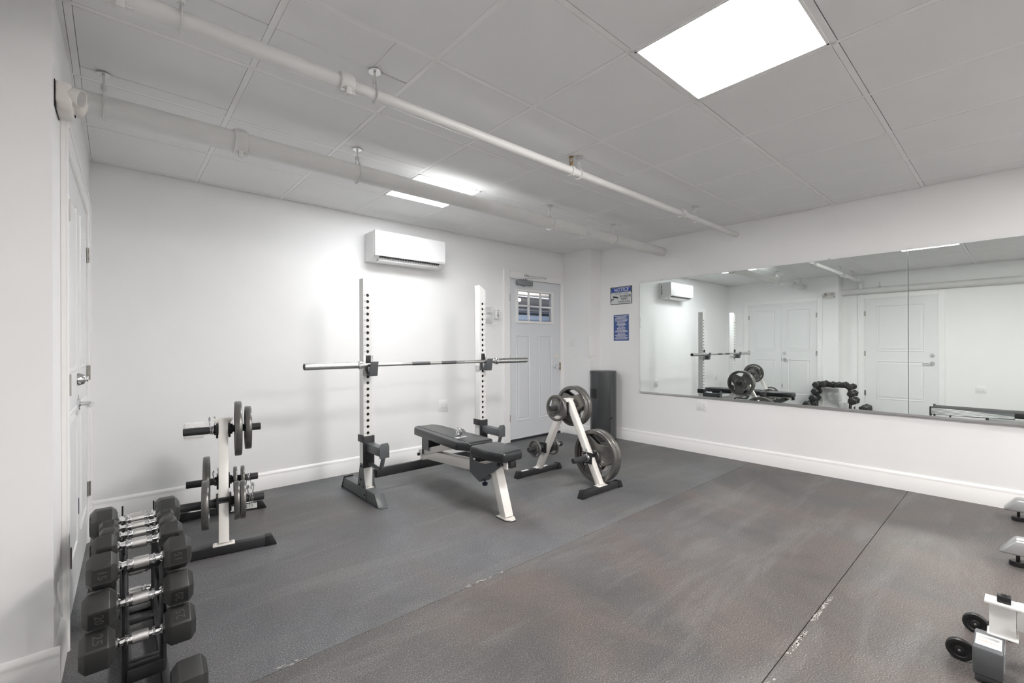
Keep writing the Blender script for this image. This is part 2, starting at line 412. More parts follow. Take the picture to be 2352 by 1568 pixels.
def raised_panel(par, x0, x1, z0, z1, y, mat_):
    # molded panel: groove ring and raised field
    m = MB(); e = .012
    m.prism([(x0, z0), (x1, z0), (x1, z1), (x0, z1)], y, y, 'y') if False else None
    ring = [(x0, z0), (x1, z0), (x1, z1), (x0, z1)]
    def loft(o1, y1, o2, y2):
        A = [Vector((px+(o1 if px == x0 else -o1), y1, pz+(o1 if pz == z0 else -o1))) for px, pz in ring]
        B = [Vector((px+(o2 if px == x0 else -o2), y2, pz+(o2 if pz == z0 else -o2))) for px, pz in ring]
        va = [m.b.verts.new(v) for v in A]; vb = [m.b.verts.new(v) for v in B]
        for k in range(4): m.b.faces.new((va[k], va[(k+1) % 4], vb[(k+1) % 4], vb[k]))
        return vb
    loft(0, y, .006, y+.005); loft(.006, y+.005, .014, y+.004); loft(.014, y+.004, .022, y-.0015); loft(.022, y-.0015, .030, y-.0015)
    vb = loft(.030, y-.0015, .052, y+.003); m.b.faces.new(vb)
    bmesh.ops.remove_doubles(m.b, verts=m.b.verts, dist=1e-5)
    me = m.mesh('door_panel', mat_, smooth=False)
    return obj('door_panel', me, mat_, par)
def slab(m, x0, x1, z0, z1, y0, y1, holes):
    """door slab in pieces around rectangular recesses (x0,x1,z0,z1)"""
    cx = sorted({x0, x1, *[h[0] for h in holes], *[h[1] for h in holes]}); cz = sorted({z0, z1, *[h[2] for h in holes], *[h[3] for h in holes]})
    for i in range(len(cx)-1):
        for j in range(len(cz)-1):
            mx, mz = (cx[i]+cx[i+1])/2, (cz[j]+cz[j+1])/2
            if any(h[0] < mx < h[1] and h[2] < mz < h[3] for h in holes): continue
            m.box(cx[i], cx[i+1], y0, y1, cz[j], cz[j+1])
    bmesh.ops.remove_doubles(m.b, verts=m.b.verts, dist=1e-5)
    return m
def casing(par, x0, x1, z1, w_=.088, wr=None, d=.018):
    wr = w_ if wr is None else wr
    def prof(p): return p
    m = MB(); m.box(x0-w_, x0, 0, d, 0, z1+w_, .003, seg=1).box(x0-w_, x0-w_+.016, d-.002, d+.006, 0, z1+w_, .002, seg=1)
    obj('casing', m, 'trim', par)
    m = MB(); m.box(x1, x1+wr, 0, d, 0, z1+w_, .003, seg=1)
    if wr > .07: m.box(x1+wr-.016, x1+wr, d-.002, d+.006, 0, z1+w_, .002, seg=1)
    obj('casing', m, 'trim', par)
    m = MB(); m.box(x0, x1, 0, d, z1, z1+w_, .003, seg=1).box(x0, x1, d-.002, d+.006, z1+w_-.016, z1+w_, .002, seg=1)
    obj('casing', m, 'trim', par)
    m = MB(); m.box(x0-.003, x0+.010, -.03, .012, 0, z1).box(x1-.010, x1+.003, -.03, .012, 0, z1).box(x0, x1, -.03, .012, z1-.010, z1+.003)
    obj('door_jamb', m, 'trim', par)
# double closet door on the left wall (local x runs toward the camera, y into the room)
s0, s1 = .425, 1.665
d1 = sempty('door_1', LW0, LA, 'white two-leaf closet door with tall molded panels')
casing(d1, s0, s1, 2.055)
sm_ = (s0+s1)/2
for a, b, first in ((s0+.012, sm_-.002, True), (sm_+.002, s1-.012, False)):
    hs = [(a+.105, b-.105, 1.10, 1.925), (a+.105, b-.105, .24, .93)]
    lf = obj('door_leaf', slab(MB(), a, b, .02, 2.043, .0, .006, hs).box(a, b, -.02, -.004, .02, 2.043), 'door', d1, smooth=False)
    for h in hs: raised_panel(lf, *h, .006, 'door')
    hx = a-.002 if first else b+.002
    for z in (1.79, 1.06, .34): hinge(lf, hx, z)
    if not first:
        deadbolt(lf, a+.062, 1.055, .006); lever(lf, a+.062, .93, .006, 1)
        obj('strike_plate', MB().box(a-.003, a+.001, .004, .0075, .89, .97), 'black', lf, smooth=False)
        obj('bottom_bolt', MB().box(a+.006, a+.016, .006, .0085, .36, .44), 'navy', lf, smooth=False)
# second (single) door on the recessed part of the left wall
d2 = sempty('door_2', (XO, 1.955, 0), -pi/2, 'white two-panel door on the left wall reflected in the mirror')
casing(d2, 0, 1.0, 2.055)
hs = [(.175, .825, 1.10, 1.925), (.175, .825, .24, .93)]
lf = obj('door_leaf', slab(MB(), .012, .988, .02, 2.043, 0, .006, hs).box(.012, .988, -.02, -.004, .02, 2.043), 'door', d2, smooth=False)
for h in hs: raised_panel(lf, *h, .006, 'door')
for z in (1.79, 1.06, .34): hinge(lf, .010, z)
deadbolt(lf, .92, 1.04, .006); lever(lf, .92, .90, .006, -1)
# entry door in the back wall, local x = -world X, y into the room
d3 = sempty('door_3', (0, YB, 0), pi, 'pale blue-grey entry door with a six-pane window')
X = lambda x: -x
casing(d3, -DX1, -DX0, DZ1, .088, None) if False else None
def rc(m, x0, x1, y0, y1, z0, z1, bev=.0, seg=1): m.box(-x1, -x0, y0, y1, z0, z1, bev, seg=seg)
m = MB(); rc(m, 3.632, DX0, 0, .018, 0, DZ1+.088, .003); rc(m, 3.632, 3.648, .016, .024, 0, DZ1+.088, .002); obj('casing', m, 'trim', d3)
m = MB(); rc(m, DX1, 4.742, 0, .018, 0, DZ1+.088, .003); obj('casing', m, 'trim', d3)
m = MB(); rc(m, DX0, DX1, 0, .018, DZ1, DZ1+.088, .003); rc(m, DX0, 4.742, .016, .024, DZ1+.072, DZ1+.088, .002); obj('casing', m, 'trim', d3)
m = MB(); rc(m, DX0-.002, DX0+.014, -.12, .014, 0, DZ1); rc(m, DX1-.014, DX1+.002, -.12, .014, 0, DZ1); rc(m, DX0, DX1, -.12, .014, DZ1-.014, DZ1+.002); obj('door_jamb', m, 'trim', d3)
m = MB(); rc(m, DX0, DX1, -.12, .004, 0, .022); obj('threshold', m, 'peg', d3)
lx0, lx1, lz0, lz1 = 3.740, 4.674, .034, 2.072
wx0, wx1, wz0, wz1 = 3.886, 4.505, 1.545, 1.925
hs = [(-4.527, -4.268, .25, 1.36), (-4.106, -3.853, .25, 1.36)]
lf = obj('door_leaf', slab(MB(), -lx1, -lx0, lz0, lz1, -.012, -.004, hs+[(-wx1, -wx0, wz0, wz1)]), 'bluedoor', d3, smooth=False)
m = slab(MB(), -lx1, -lx0, lz0, lz1, -.046, -.02, [(-wx1, -wx0, wz0, wz1)]); obj('door_core', m, 'bluedoor', lf, smooth=False)
for h in hs: raised_panel(lf, *h, -.004, 'bluedoor')
m = MB()
for a, b, c_, d_ in ((3.848, 4.548, 1.925, 1.955), (3.848, 4.548, 1.513, 1.545), (3.848, 3.888, 1.54, 1.93), (4.503, 4.548, 1.54, 1.93)): rc(m, a, b, -.014, .008, c_, d_, .004)
obj('window_frame', m, 'white', lf)
m = MB()
for x in (4.079, 4.300): rc(m, x-.012, x+.012, -.022, .004, wz0, wz1, .003)
rc(m, wx0, wx1, -.022, .004, 1.728, 1.749, .003); obj('muntin', m, 'white', lf)
cx = [wx0, 4.067, 4.091, 4.288, 4.312, wx1]; cz = [wz0, 1.729, 1.748, wz1]
for i in (0, 2, 4):
    for j in (0, 2): m = MB(); rc(m, cx[i], cx[i+1], -.030, -.027, cz[j], cz[j+1]); obj('pane', m, 'pane', lf, smooth=False)
for z in (1.83, 1.05, .30): hinge(lf, -(DX0+.010), z, .004)
o = obj('deadbolt', MB().lathe([(0, 0), (.034, 0), (.034, .006), (.026, .012), (0, .012)], (-4.607, -.004, 1.072), (0, 1, 0), 28), 'plasticw', lf)
lever(lf, -4.607, .935, -.004, 1)
obj('latch_plate', MB().box(-4.678, -4.668, -.02, .012, .88, .985, .001), 'brass', lf, smooth=False)
# door closer
cl = thing('door_closer', 'silver hydraulic closer with folded arm at the top of the entry door', 'door closer', (3.975, YB+.004, 2.03))
obj('closer_body', MB().box(-.135, .135, -.058, 0, -.030, .030, .014, seg=3).cyl((0, -.028, -.045), (0, -.028, .05), .016, 16), 'closer', cl)
obj('closer_arm', MB().beam((.0, -.03, .055), (.29, -.13, .075), .018, .006).cyl((.29, -.13, .06), (.29, -.13, .09), .011, 12)
    .beam((.29, -.13, .085), (.05, -.02, .10), .014, .008).cyl((0, -.03, .03), (0, -.03, .065), .012, 12), 'steel', cl)
obj('arm_bracket', MB().box(.01, .08, -.03, -.012, .085, .115, .003), 'steel', cl)

# corridor behind the entry door window -------------------------------
struct('wall_corridor', MB().box(2.2, 11.5, 10, 10.1, 0, 2.5), 'corridor')
w = MB().box(2.1, 2.2, YB+.12, 10, 0, 2.5).box(11.5, 11.6, YB+.12, 10, 0, 2.5).box(XR+.1, 11.6, YB+.02, YB+.12, 0, 2.5)
struct('wall_corridor_side', w, 'corridor')
struct('ceiling_corridor', MB().box(2.1, 11.6, YB+.1, 10.1, 2.36, 2.46), 'corrceil')
struct('floor_corridor', MB().box(2.1, 11.6, YB+.12, 10.1, -.06, -.01), 'subfloor')
for y, z, r, lb in ((7.0, 2.27, .045, 'thick dark pipe high up, seen through the top panes of the entry door'), (8.0, 2.09, .035, 'dark pipe seen through the middle of the entry door window'), (8.6, 2.06, .03, 'thin dark pipe lowest of those seen through the entry door window')):
    tag(obj('pipe', MB().cyl((2.23, y, z), (11.47, y, z), r, 16), 'peg'), lb, 'pipe')
t = thing('tube_light', 'lit tube lamp seen through the top left pane of the entry door', 'light', (6.55, 7.45, 2.25))
obj('housing', MB().box(-.6, .3, -.06, .06, .04, .11, .01), 'white', t)
obj('lamp_tube', MB().cyl((-.58, 0, 0), (.28, 0, 0), .03, 16), 'tube', t)
t = thing('tube_light', 'added unseen tube lamp that brightens the space behind the entry door', 'light', (7.6, 5.6, 2.25))  # added lamp, out of view, only brightens what shows through the door panes
obj('housing', MB().box(-.9, .9, -.08, .08, .04, .11, .01), 'white', t)
for y in (-.05, .05): obj('lamp_tube', MB().cyl((-.85, y, 0), (.85, y, 0), .03, 16), 'tube', t)

# mirror -----------------------------------------------------------------
mr = thing('wall_mirror', 'long frameless wall mirror in butted sheets with a metal bottom channel', 'mirror', (XR-.0085, 3.165, 0), pi/2-.005)
# local x toward +Y, y into the room
seam = -(3.165-.615); mz0, mz1 = .634, 2.003
for a, b in ((seam+.0012, 0), (-3.6, seam-.0012)):
    p = obj('mirror_sheet', MB().box(a, b, .0, .0055, mz0, mz1), 'mirroredge', mr, smooth=False)
    obj('mirror_glass', MB().box(a+.0015, b-.0015, .0055, .0062, mz0+.0015, mz1-.0015), 'mirror', p, smooth=False)
obj('bottom_channel', MB().box(-3.6, .003, -.003, .0085, mz0-.006, mz0+.006).box(-3.6, .003, .0075, .011, mz0-.006, mz0+.011), 'steel', mr, smooth=False)
for x, z in ((-.30, mz1), (seam, mz1), (-2.0, mz1)): obj('mirror_clip', MB().box(x-.008, x+.008, -.002, .010, z-.004, z+.012, .002), 'steel', mr)
obj('edge_clip', MB().box(-.004, .004, -.001, .010, 1.93, 1.94, .001).box(-.004, .004, -.001, .010, 1.955, 1.965, .001), 'chrome', mr)

# ceiling pipes -------------------------------------------------------------
def hanger(par, x, y, z, r):
    o = obj('pipe_hanger', MB().cyl((x, y, z+r+.035), (x, y, ZC+.02), .0055, 10).cyl((x, y, z+r+.028), (x, y, z+r+.05), .013, 6), 'pipe', par)
    pts = [(x, y+(r+.004)*cos(radians(a)), z+(r+.004)*sin(radians(a))) for a in range(-245, 66, 10)]
    q = [(x, y+.010, z+r+.045)]+[(x, y+(r+.004)*cos(radians(a)), z+(r+.004)*sin(radians(a))) for a in range(60, -241, -12)]+[(x, y-.010, z+r+.045)]
    obj('clevis_strap', MB().tube(q, .0075, 6, flat=.35), 'pipe', o)
    obj('ceiling_plate', MB().lathe([(.006, 0), (.028, 0), (.030, .004), (.006, .010)], (x, y, ZC-.011), (0, 0, 1), 24), 'steel', o)
def coupling(par, x, y, z, r, tilt=0.):
    c, s_ = cos(tilt), sin(tilt)
    o = obj('pipe_coupling', MB().lathe([(r, -.030), (r+.010, -.030), (r+.014, -.020), (r+.014, .020), (r+.010, .030), (r, .030)], (x, y, z), (1, 0, 0), 28), 'pipe', par)
    for g in (-1, 1):
        cy_, cz_ = y+g*(r+.022)*c, z+g*(r+.022)*s_
        obj('coupling_bolt', MB().box(x-.012, x+.012, cy_-.016, cy_+.016, cz_-.016, cz_+.016, .004).cyl((x-.032, cy_, cz_-.0), (x+.032, cy_, cz_), .006, 8), 'pipe', o)
def pipe(name, lab, y, z, secs, hs_, cs):
    t = thing(name, lab, 'pipe', (0, 0, 0))
    for a, b, r in secs: obj('pipe_section', MB().lathe([(0, 0), (r, 0), (r, b-a), (0, b-a)], (a, y, z), (1, 0, 0), 40), 'pipe', t)
    for x in hs_:
        r = [q[2] for q in secs if q[0] <= x <= q[1]][0]; hanger(t, x, y, z, r)
    for x, r, tl in cs: coupling(t, x, y, z, r, tl)
    return t
pipe('large_ceiling_pipe', 'larger white painted pipe hung under the ceiling nearest the back wall', 2.857, 2.345, [(-.145, .52, .056), (.52, 3.50, .0555), (3.50, XR, .053)], (-.037, 1.186, 2.998, 3.962), ((.52, .056, 1.2), (3.50, .0555, .5)))
p2 = pipe('sprinkler_pipe', 'thinner white painted sprinkler pipe running across the middle of the ceiling', 1.995, 2.39, [(-.30, .775, .033), (.775, 3.79, .027), (3.79, XR, .025)], (.18, .913, 2.377, 4.033), ((.015, .033, .9), (.775, .033, 1.0), (3.79, .027, .6)))
obj('pipe_elbow', MB().tube([(-.30, 1.995, 2.39), (-.36, 1.995, 2.385), (-.395, 1.995, 2.35), (-.40, 1.995, 2.30), (-.40, 1.995, 2.22)], .036, 20), 'pipe', p2)
sp = obj('sprinkler_head', MB().cyl((2.30, 1.995, 2.415), (2.30, 1.995, 2.435), .012, 6).cyl((2.30, 1.995, 2.43), (2.30, 1.995, 2.452), .008, 10)
    .tube([(2.288, 1.995, 2.44), (2.284, 1.995, 2.46), (2.292, 1.995, 2.478), (2.30, 1.995, 2.486)], .003, 6).tube([(2.312, 1.995, 2.44), (2.316, 1.995, 2.46), (2.308, 1.995, 2.478), (2.30, 1.995, 2.486)], .003, 6)
    .lathe([(0, 0), (.018, 0), (.018, .003), (0, .003)], (2.30, 1.995, 2.484), (0, 0, 1), 16), 'brass', p2, label='bronze upright sprinkler head')
obj('sprinkler_outlet', MB().lathe([(.027, -.012), (.034, -.012), (.034, .012), (.027, .012)], (2.30, 1.995, 2.39), (1, 0, 0), 24).cyl((2.30, 1.995, 2.41), (2.30, 1.995, 2.418), .016, 12)
    .tube([(2.30+.0, 1.995+.031*cos(radians(a)), 2.39+.031*sin(radians(a))) for a in range(-150, 91, 20)]+[(2.30, 2.03, 2.45)], .004, 8), 'pipe', p2)
t = thing('wall_pipe', 'white painted pipe along the top of the left wall reflected in the mirror', 'pipe')
obj('pipe_section', MB().lathe([(0, 0), (.055, 0), (.055, CY-YN), (0, CY-YN)], (XO+.058, YN, 2.20), (0, 1, 0), 32), 'pipe', t)
for y in (1.72, -.2): obj('pipe_hanger', MB().box(XO, XO+.12, y-.012, y+.012, 2.258, 2.27).cyl((XO+.058, y, 2.25), (XO+.058, y, 2.34), .008, 8), 'pipe', t)

# wall air conditioner ---------------------------------------------------
ac = thing('air_conditioner', 'white wall-mounted split air conditioner high on the back wall', 'air conditioner', (2.243, YB, 2.05))
hw = .395
PR = [(0, .0), (0, .275), (-.10, .275), (-.185, .272), (-.205, .262), (-.212, .05), (-.19, .028), (-.16, .012), (-.11, .002), (-.05, -.004)]
obj('housing', MB().prism(PR, -hw, hw, 'x', bev=.004), 'plastic', ac, angle=50)
obj('front_panel', MB().prism([(-.209, .036), (-.222, .036), (-.230, .055), (-.226, .27), (-.216, .280), (-.19, .282), (-.19, .276), (-.208, .27)], -hw+.003, hw-.003, 'x', bev=.002), 'plastic', ac, angle=50)
vent = obj('air_outlet', MB().prism([(-.205, .0335), (-.135, .0035), (-.135, .012), (-.20, .042)], -.335, .335, 'x'), 'black', ac, smooth=False)
m = MB()
for k in range(24): x = -.32+k*.0278; m.prism([(-.200, .028), (-.16, .011), (-.16, .018), (-.197, .036)], x, x+.003, 'x')
obj('louver_fins', m, 'silver', vent, smooth=False)['kind'] = 'stuff'
obj('outlet_flap', MB().prism([(-.170, .004), (-.165, -.002), (-.118, -.014), (-.108, -.010), (-.114, .000), (-.165, .014)], -.328, .328, 'x', bev=.002), 'plastic', ac)
o = obj('side_vents', MB(), 'silver', ac) if False else None
m = MB()
for k in range(6): m.box(hw-.001, hw+.0008, -.06, -.035, .07+k*.028, .084+k*.028)
obj('side_slots', m, 'grey', ac, smooth=False)
o = obj('maker_mark', MB().box(-.37, -.30, -.2305, -.229, .062, .066).box(.30, .36, -.2305, -.229, .050, .053), 'steel', ac, smooth=False)

# emergency light ---------------------------------------------------------
el = thing('emergency_light', 'white twin-head emergency light at the top corner of the closet wall', 'emergency light', lw(LLEN-.128, 0, 2.150), LA); el.scale = (.78, .85, .82)
obj('back_plate', MB().box(-.085, .100, 0, .004, -.060, .060, .001), 'black', el)
obj('housing', MB().prism([(-.088, .058), (-.088, -.030), (-.075, -.058), (-.05, -.068), (.055, -.068), (.085, -.055), (.105, -.03), (.105, .058)], .004, .056, 'y', bev=.010), 'plasticw', el, angle=50)
for s_ in (-1, 1):
    p0 = Vector((s_*.056+.008, .045, .015)); ax = Vector((s_*.30, .88, -.22)).normalized()
    hd = obj('lamp_head', MB().lathe([(0, -.02), (.034, -.02), (.040, .0), (.041, .040), (.039, .046), (.036, .045), (.034, .039), (0, .039)], p0, ax, 32), 'plasticw', el)
    obj('lens', MB().lathe([(0, .052), (.018, .050), (.031, .044), (.035, .039), (0, .038)], p0, ax, 28), 'lens', hd)
obj('test_button', MB().cyl((-.040, .054, -.040), (-.040, .060, -.040), .006, 12), 'navy', el)
obj('status_lamp', MB().cyl((.005, .054, -.052), (.005, .058, -.052), .003, 8), 'navy', el)

# outlets, switches, small wall things -------------------------------------
def plate_outlet(lab, loc, rz, w_, h_, gangs, kind='outlet', grp=None):
    t = thing('outlet' if kind == 'outlet' else 'light_switch', lab, 'outlet' if kind == 'outlet' else 'switch', loc, rz, grp)
    obj('wall_plate', MB().box(-w_/2, w_/2, 0, .006, -h_/2, h_/2, .0025, seg=2), 'plastic', t)
    for g in range(gangs):
        cx_ = (g-(gangs-1)/2)*.046
        i = obj('receptacle' if kind == 'outlet' else 'rocker', MB().box(cx_-.0165, cx_+.0165, .005, .0085, -.034, .034, .0015), 'plastic', t)
        if kind == 'outlet':
            s_ = MB()
            for dz in (-.019, .019):
                s_.box(cx_-.0075, cx_-.0055, .0083, .0088, dz-.002, dz+.007).box(cx_+.005, cx_+.007, .0083, .0088, dz-.001, dz+.006).cyl((cx_, .0083, dz-.009), (cx_, .0088, dz-.009), .0022, 8)
            obj('socket_holes', s_, 'grey', i, smooth=False)
    return t
plate_outlet('double outlet on the back wall behind the left weight tree', (.462, YB, .566), pi, .125, .115, 2)
plate_outlet('double outlet on the back wall between the rack uprights', (2.75, YB, .552), pi, .125, .125, 2)
plate_outlet('double outlet on the right wall under the mirror', (XR, 2.377, .538), pi/2, .12, .112, 2)
plate_outlet('double outlet on the left wall reflected in the mirror', (XO, .47, .50), -pi/2, .12, .115, 2)
plate_outlet('small single outlet low on the closet wall beside the back corner', lw(.17, 0, .56), LA, .075, .115, 1)
plate_outlet('white rocker light switch on the pillar beside the entry door', (4.742, 4.097, 1.266), pi/2, .085, .118, 1, 'switch')
t = thing('utility_hatch', 'flush white access panel on the pillar above the waste bin', 'access panel', (4.80, 3.785, 1.215), pi)
obj('panel_frame', MB().box(-.095, .095, 0, .004, -.142, .142, .001), 'wall', t); obj('panel_door', MB().box(-.085, .085, .003, .006, -.132, .132, .0015), 'wall', t)
t = thing('utility_hatch', 'flush white hatch high on the closet wall beside the back corner', 'access panel', lw(.2, 0, 1.55), LA)
obj('panel_frame', MB().box(-.09, .09, 0, .003, -.36, .36, .001), 'wall', t); obj('panel_door', MB().box(-.08, .08, .002, .005, -.35, .35, .0015), 'wall', t)
t = thing('thermostat', 'thermostat under a clear lockable cover behind the right rack upright', 'thermostat', (3.375, YB, 1.60), pi)
obj('mounting_plate', MB().box(-.075, .075, 0, .008, -.105, .105, .003), 'plastic', t)
obj('clear_cover', MB().box(-.07, .07, .008, .055, -.095, .095, .008), 'clear', t)
c_ = obj('control_unit', MB().box(-.045, .045, .008, .03, -.06, .05, .005), 'plastic', t); obj('display', MB().box(-.03, .03, .0295, .031, .0, .03), 'silver', c_)
obj('cover_lock', MB().cyl((-.045, .05, .0), (-.045, .06, .0), .006, 12), 'steel', t)
t = thing('wall_sensor', 'small white projecting box with dark slots beside the entry door trim', 'sensor', (3.512, YB, 1.605), pi)
obj('box', MB().box(-.032, .032, 0, .045, -.055, .055, .004), 'plastic', t)
obj('slots', MB().cyl((0, .044, .045), (0, .0465, .045), .007, 10).cyl((0, .044, -.012), (0, .0465, -.012), .008, 10).box(-.007, -.004, .044, .0465, -.045, .03).box(.004, .007, .044, .0465, -.045, .03), 'black', t)

# signs on the right wall --------------------------------------------------
def sgn(m, body, size, y, z, t=.0035, **k):   # text on the right wall, centre at (y,z)
    m.add_mesh(text_mesh(body, size, 0, **k), basis((-t, y, z), (0, -1, 0), (0, 0, 1)))
t = thing('notice_sign', 'white and blue notice sign about video surveillance on the right wall', 'sign', (XR, 3.452, 1.873))
W2, H2 = .168, .115
obj('sign_board', MB().box(-.003, 0, -W2, W2, -H2, H2, .001, seg=1), 'black', t)
obj('sign_face', MB().box(-.0036, -.0025, -W2+.008, W2-.008, -H2+.008, .038), 'signwhite', t, smooth=False)
m = MB(); pts = []
def rrect(hw_, hh, r, cy_, cz_, n=6): return [(cy_+sx*(hw_-r)+r*cos(a), cz_+sz*(hh-r)+r*sin(a)) for sx, sz, a0 in ((1, 1, 0), (-1, 1, 90), (-1, -1, 180), (1, -1, 270)) for a in [radians(a0+90*k/n) for k in range(n+1)]]
obj('header_outline', MB().prism(rrect(W2-.010, .033, .032, 0, .074), -.0036, -.0025, 'x'), 'signwhite', t, smooth=False)
obj('header_band', MB().prism(rrect(W2-.013, .030, .029, 0, .074), -.0040, -.0030, 'x'), 'signblue', t, smooth=False)
m = MB(); sgn(m, 'NOTICE', .062, 0, .073, .0045, shear=.25, bold=.0012); obj('header_lettering', m, 'signwhite', t, smooth=False)
m = MB(); sgn(m, 'THIS AREA IS UNDER', .023, -.008, .022, .004)
sgn(m, '24 HOUR', .040, -.066, -.012, .004, bold=.0012); sgn(m, 'VIDEO', .036, -.05, -.048, .004, bold=.001); sgn(m, 'SURVEILLANCE', .027, -.045, -.083, .004, bold=.0006)
obj('lettering', m, 'black', t, smooth=False)
m = MB(); m.prism([(.125, .0), (.045, -.018), (.040, -.034), (.052, -.036), (.120, -.024)], -.0042, -.003, 'x').prism([(.155, -.03), (.148, -.03), (.148, -.075), (.155, -.075)], -.0042, -.003, 'x')
m.prism([(.150, -.048), (.118, -.050), (.104, -.030), (.112, -.030), (.122, -.056), (.150, -.056)], -.0042, -.003, 'x')
obj('camera_symbol', m, 'black', t, smooth=False)
m = MB()
for a in (-1, 1):
    for b in (-1, 1): m.cyl((-.003, a*(W2-.005), b*(H2-.005)), (-.006, a*(W2-.005), b*(H2-.005)), .004, 8)
obj('sign_tacks', m, 'steel', t)
t = thing('rules_poster', 'small blue poster of white text lines below the notice sign', 'poster', (XR, 3.452, 1.451))
obj('poster_edge', MB().box(-.0012, 0, -.120, .120, -.172, .172), 'signwhite', t, smooth=False)
obj('poster_sheet', MB().box(-.002, -.001, -.117, .117, -.169, .169), 'posterblue', t, smooth=False)
m = MB(); random.seed(5); wd = [.10, .075, .093, .10, .09, .065, .063, .077, .05, .053, .066, .06, .088, .10, .06, .062, .097, .076, .103, .09]
for k in range(20):
    z = .152-k*.0158; x = -wd[k]
    while x < wd[k]-.004:
        l = random.uniform(.008, .024); x2 = min(x+l, wd[k]); m.box(-.0026, -.0018, x, x2, z-.0034, z+.0034) if k else m.box(-.0026, -.0018, x, x2, z-.0046, z+.0046); x = x2+.0035
obj('poster_text', m, 'ink', t, smooth=False)
m = MB()
for a in (-1, 1):
    for b in (-1, 1): m.cyl((-.001, a*.116, b*.168), (-.005, a*.116, b*.168), .0035, 8)
obj('poster_tacks', m, 'steel', t)

# waste / wipes bin ----------------------------------------------------------
bn = thing('wipes_bin', 'tall charcoal cylindrical wipes and waste bin in the corner by the mirror wall', 'bin', (4.757, 3.595, 0))
R = .165
obj('body', MB().lathe([(0, .012), (R-.004, .012), (R, .02), (R, .855), (0, .855)], (0, 0, 0), (0, 0, 1), 64), 'bin', bn)
obj('base', MB().lathe([(0, 0), (R+.004, 0), (R+.006, .012), (R, .03), (0, .03)], n=64), 'black', bn)
l = obj('lid', MB().lathe([(R, .850), (R+.005, .850), (R+.005, .885), (R-.002, .892), (0, .892)], n=64), 'bin', bn)
obj('wipe_opening', MB().cyl((0, 0, .89), (0, 0, .897), .012, 16), 'steel', l)
def cshell(r0, r1, a0, a1, z0, z1, n=16):
    m = MB(); pts = [(r1*cos(radians(a0+(a1-a0)*k/n)), r1*sin(radians(a0+(a1-a0)*k/n))) for k in range(n+1)]+[(r0*cos(radians(a0+(a1-a0)*k/n)), r0*sin(radians(a0+(a1-a0)*k/n))) for k in range(n, -1, -1)]
    m.prism(pts, z0, z1, 'z'); return m
va = math.degrees(atan2(-3.595, -4.757))   # azimuth toward the camera
obj('waste_opening', cshell(R-.002, R+.0015, va-85, va-30, .545, .665), 'black', bn, angle=20)
o = obj('door_panel', cshell(R-.002, R+.003, va+32, va+95, .03, .845), 'bin', bn, angle=20)
obj('latch', MB().cyl(((R)*cos(radians(va+38)), R*sin(radians(va+38)), .30), ((R+.012)*cos(radians(va+38)), (R+.012)*sin(radians(va+38)), .30), .012, 16), 'black', o)

# ------------------------------------------------------------------ weight plates
def plate_mesh(R, th, nop=3):
    """grip plate, axis along local x, centred at the origin. Returns dict of meshes"""
    out = {}
    ops = []
    r_o, r_i = .85*R, (.47 if R > .12 else .53)*R; half = radians(41)
    for k in range(nop):
        c = radians(90)+k*2*pi/nop; lp = []
        n = 12
        for q in range(n+1):
            t = -1+2*q/n; lp.append((c+t*half, r_o))
        for q in range(1, n):
            t = 1-2*q/n; lp.append((c+t*half, r_o-(r_o-r_i)*(cos(t*pi/2)**.75)))
        ops.append([(rr*cos(a), rr*sin(a)) for a, rr in lp])
    mt = basis((0, 0, 0), (0, 1, 0), (0, 0, 1))   # local x,y of sheet -> y,z ; normal -> x
    m = MB(); m.sheet(circ(0, 0, .90*R, 48), ops+[circ(0, 0, .0255, 24)], -th*.22, th*.22, mt)
    for lp in ops: m.tube([(0, p[0], p[1]) for p in lp], min(th*.30, R*.035), 8, closed=True)
    m.lathe([(.0255, -th*.5), (.046, -th*.5), (.050, -th*.42), (.052, -th*.2), (.052, th*.2), (.050, th*.42), (.046, th*.5), (.0255, th*.5)], (0, 0, 0), (1, 0, 0), 32, closed=True)
    m.lathe([(.86*R, -th*.5), (.975*R, -th*.5), (R, -th*.36), (R, th*.36), (.975*R, th*.5), (.86*R, th*.5), (.83*R, th*.25), (.83*R, -th*.25)], (0, 0, 0), (1, 0, 0), 56, closed=True)
    out['disc'] = m.mesh('disc', 'iron', angle=40)
    if R > .09:
        m = MB()
        for sx in (1, -1):
            for word, a0, rr, sz in (('BARBELL', -150, .60*R, .105*R), ('FIT', 20 if sx > 0 else -20, .34*R+.012, .11*R), ('LBS', 150, .34*R+.012, .10*R)):
                for i_, ch in enumerate(word):
                    step = math.degrees(sz*.85/rr); a = radians(a0-(i_-(len(word)-1)/2)*step)
                    if ch == ' ': continue
                    o_ = (sx*(th*.22+.0008), sx*rr*cos(a)*1, rr*sin(a))
                    if sx > 0: o_ = (o_[0], rr*cos(a), rr*sin(a)); xd = (0, sin(a), -cos(a)); yd = (0, cos(a), sin(a))
                    else: o_ = (o_[0], -rr*cos(a), rr*sin(a)); xd = (0, -sin(a), -cos(a)); yd = (0, -cos(a), sin(a))
                    m.add_mesh(text_mesh(ch, sz*1.3), basis(o_, xd, yd))
        out['lettering'] = m.mesh('lettering', 'ink', smooth=False)
    return out
PLT = {}
SPEC = {45: (.225, .042), 35: (.180, .040), 25: (.143, .036), 10: (.115, .028), 5: (.088, .022), 2.5: (.078, .018)}
def plate(wt, x, y, z, rz, spin, lab, sgx=1, dy=0, grp='iron grip plates on the weight trees'):
    R_, th = SPEC[wt]
    if wt not in PLT: PLT[wt] = plate_mesh(R_, th)
    t = thing('weight_plate', lab, 'weight plate', (x, y, z-.0), rz, grp); t.rotation_euler = (spin, 0, rz)
    for k, me in PLT[wt].items(): obj(k, me, 'iron', t)
    return t
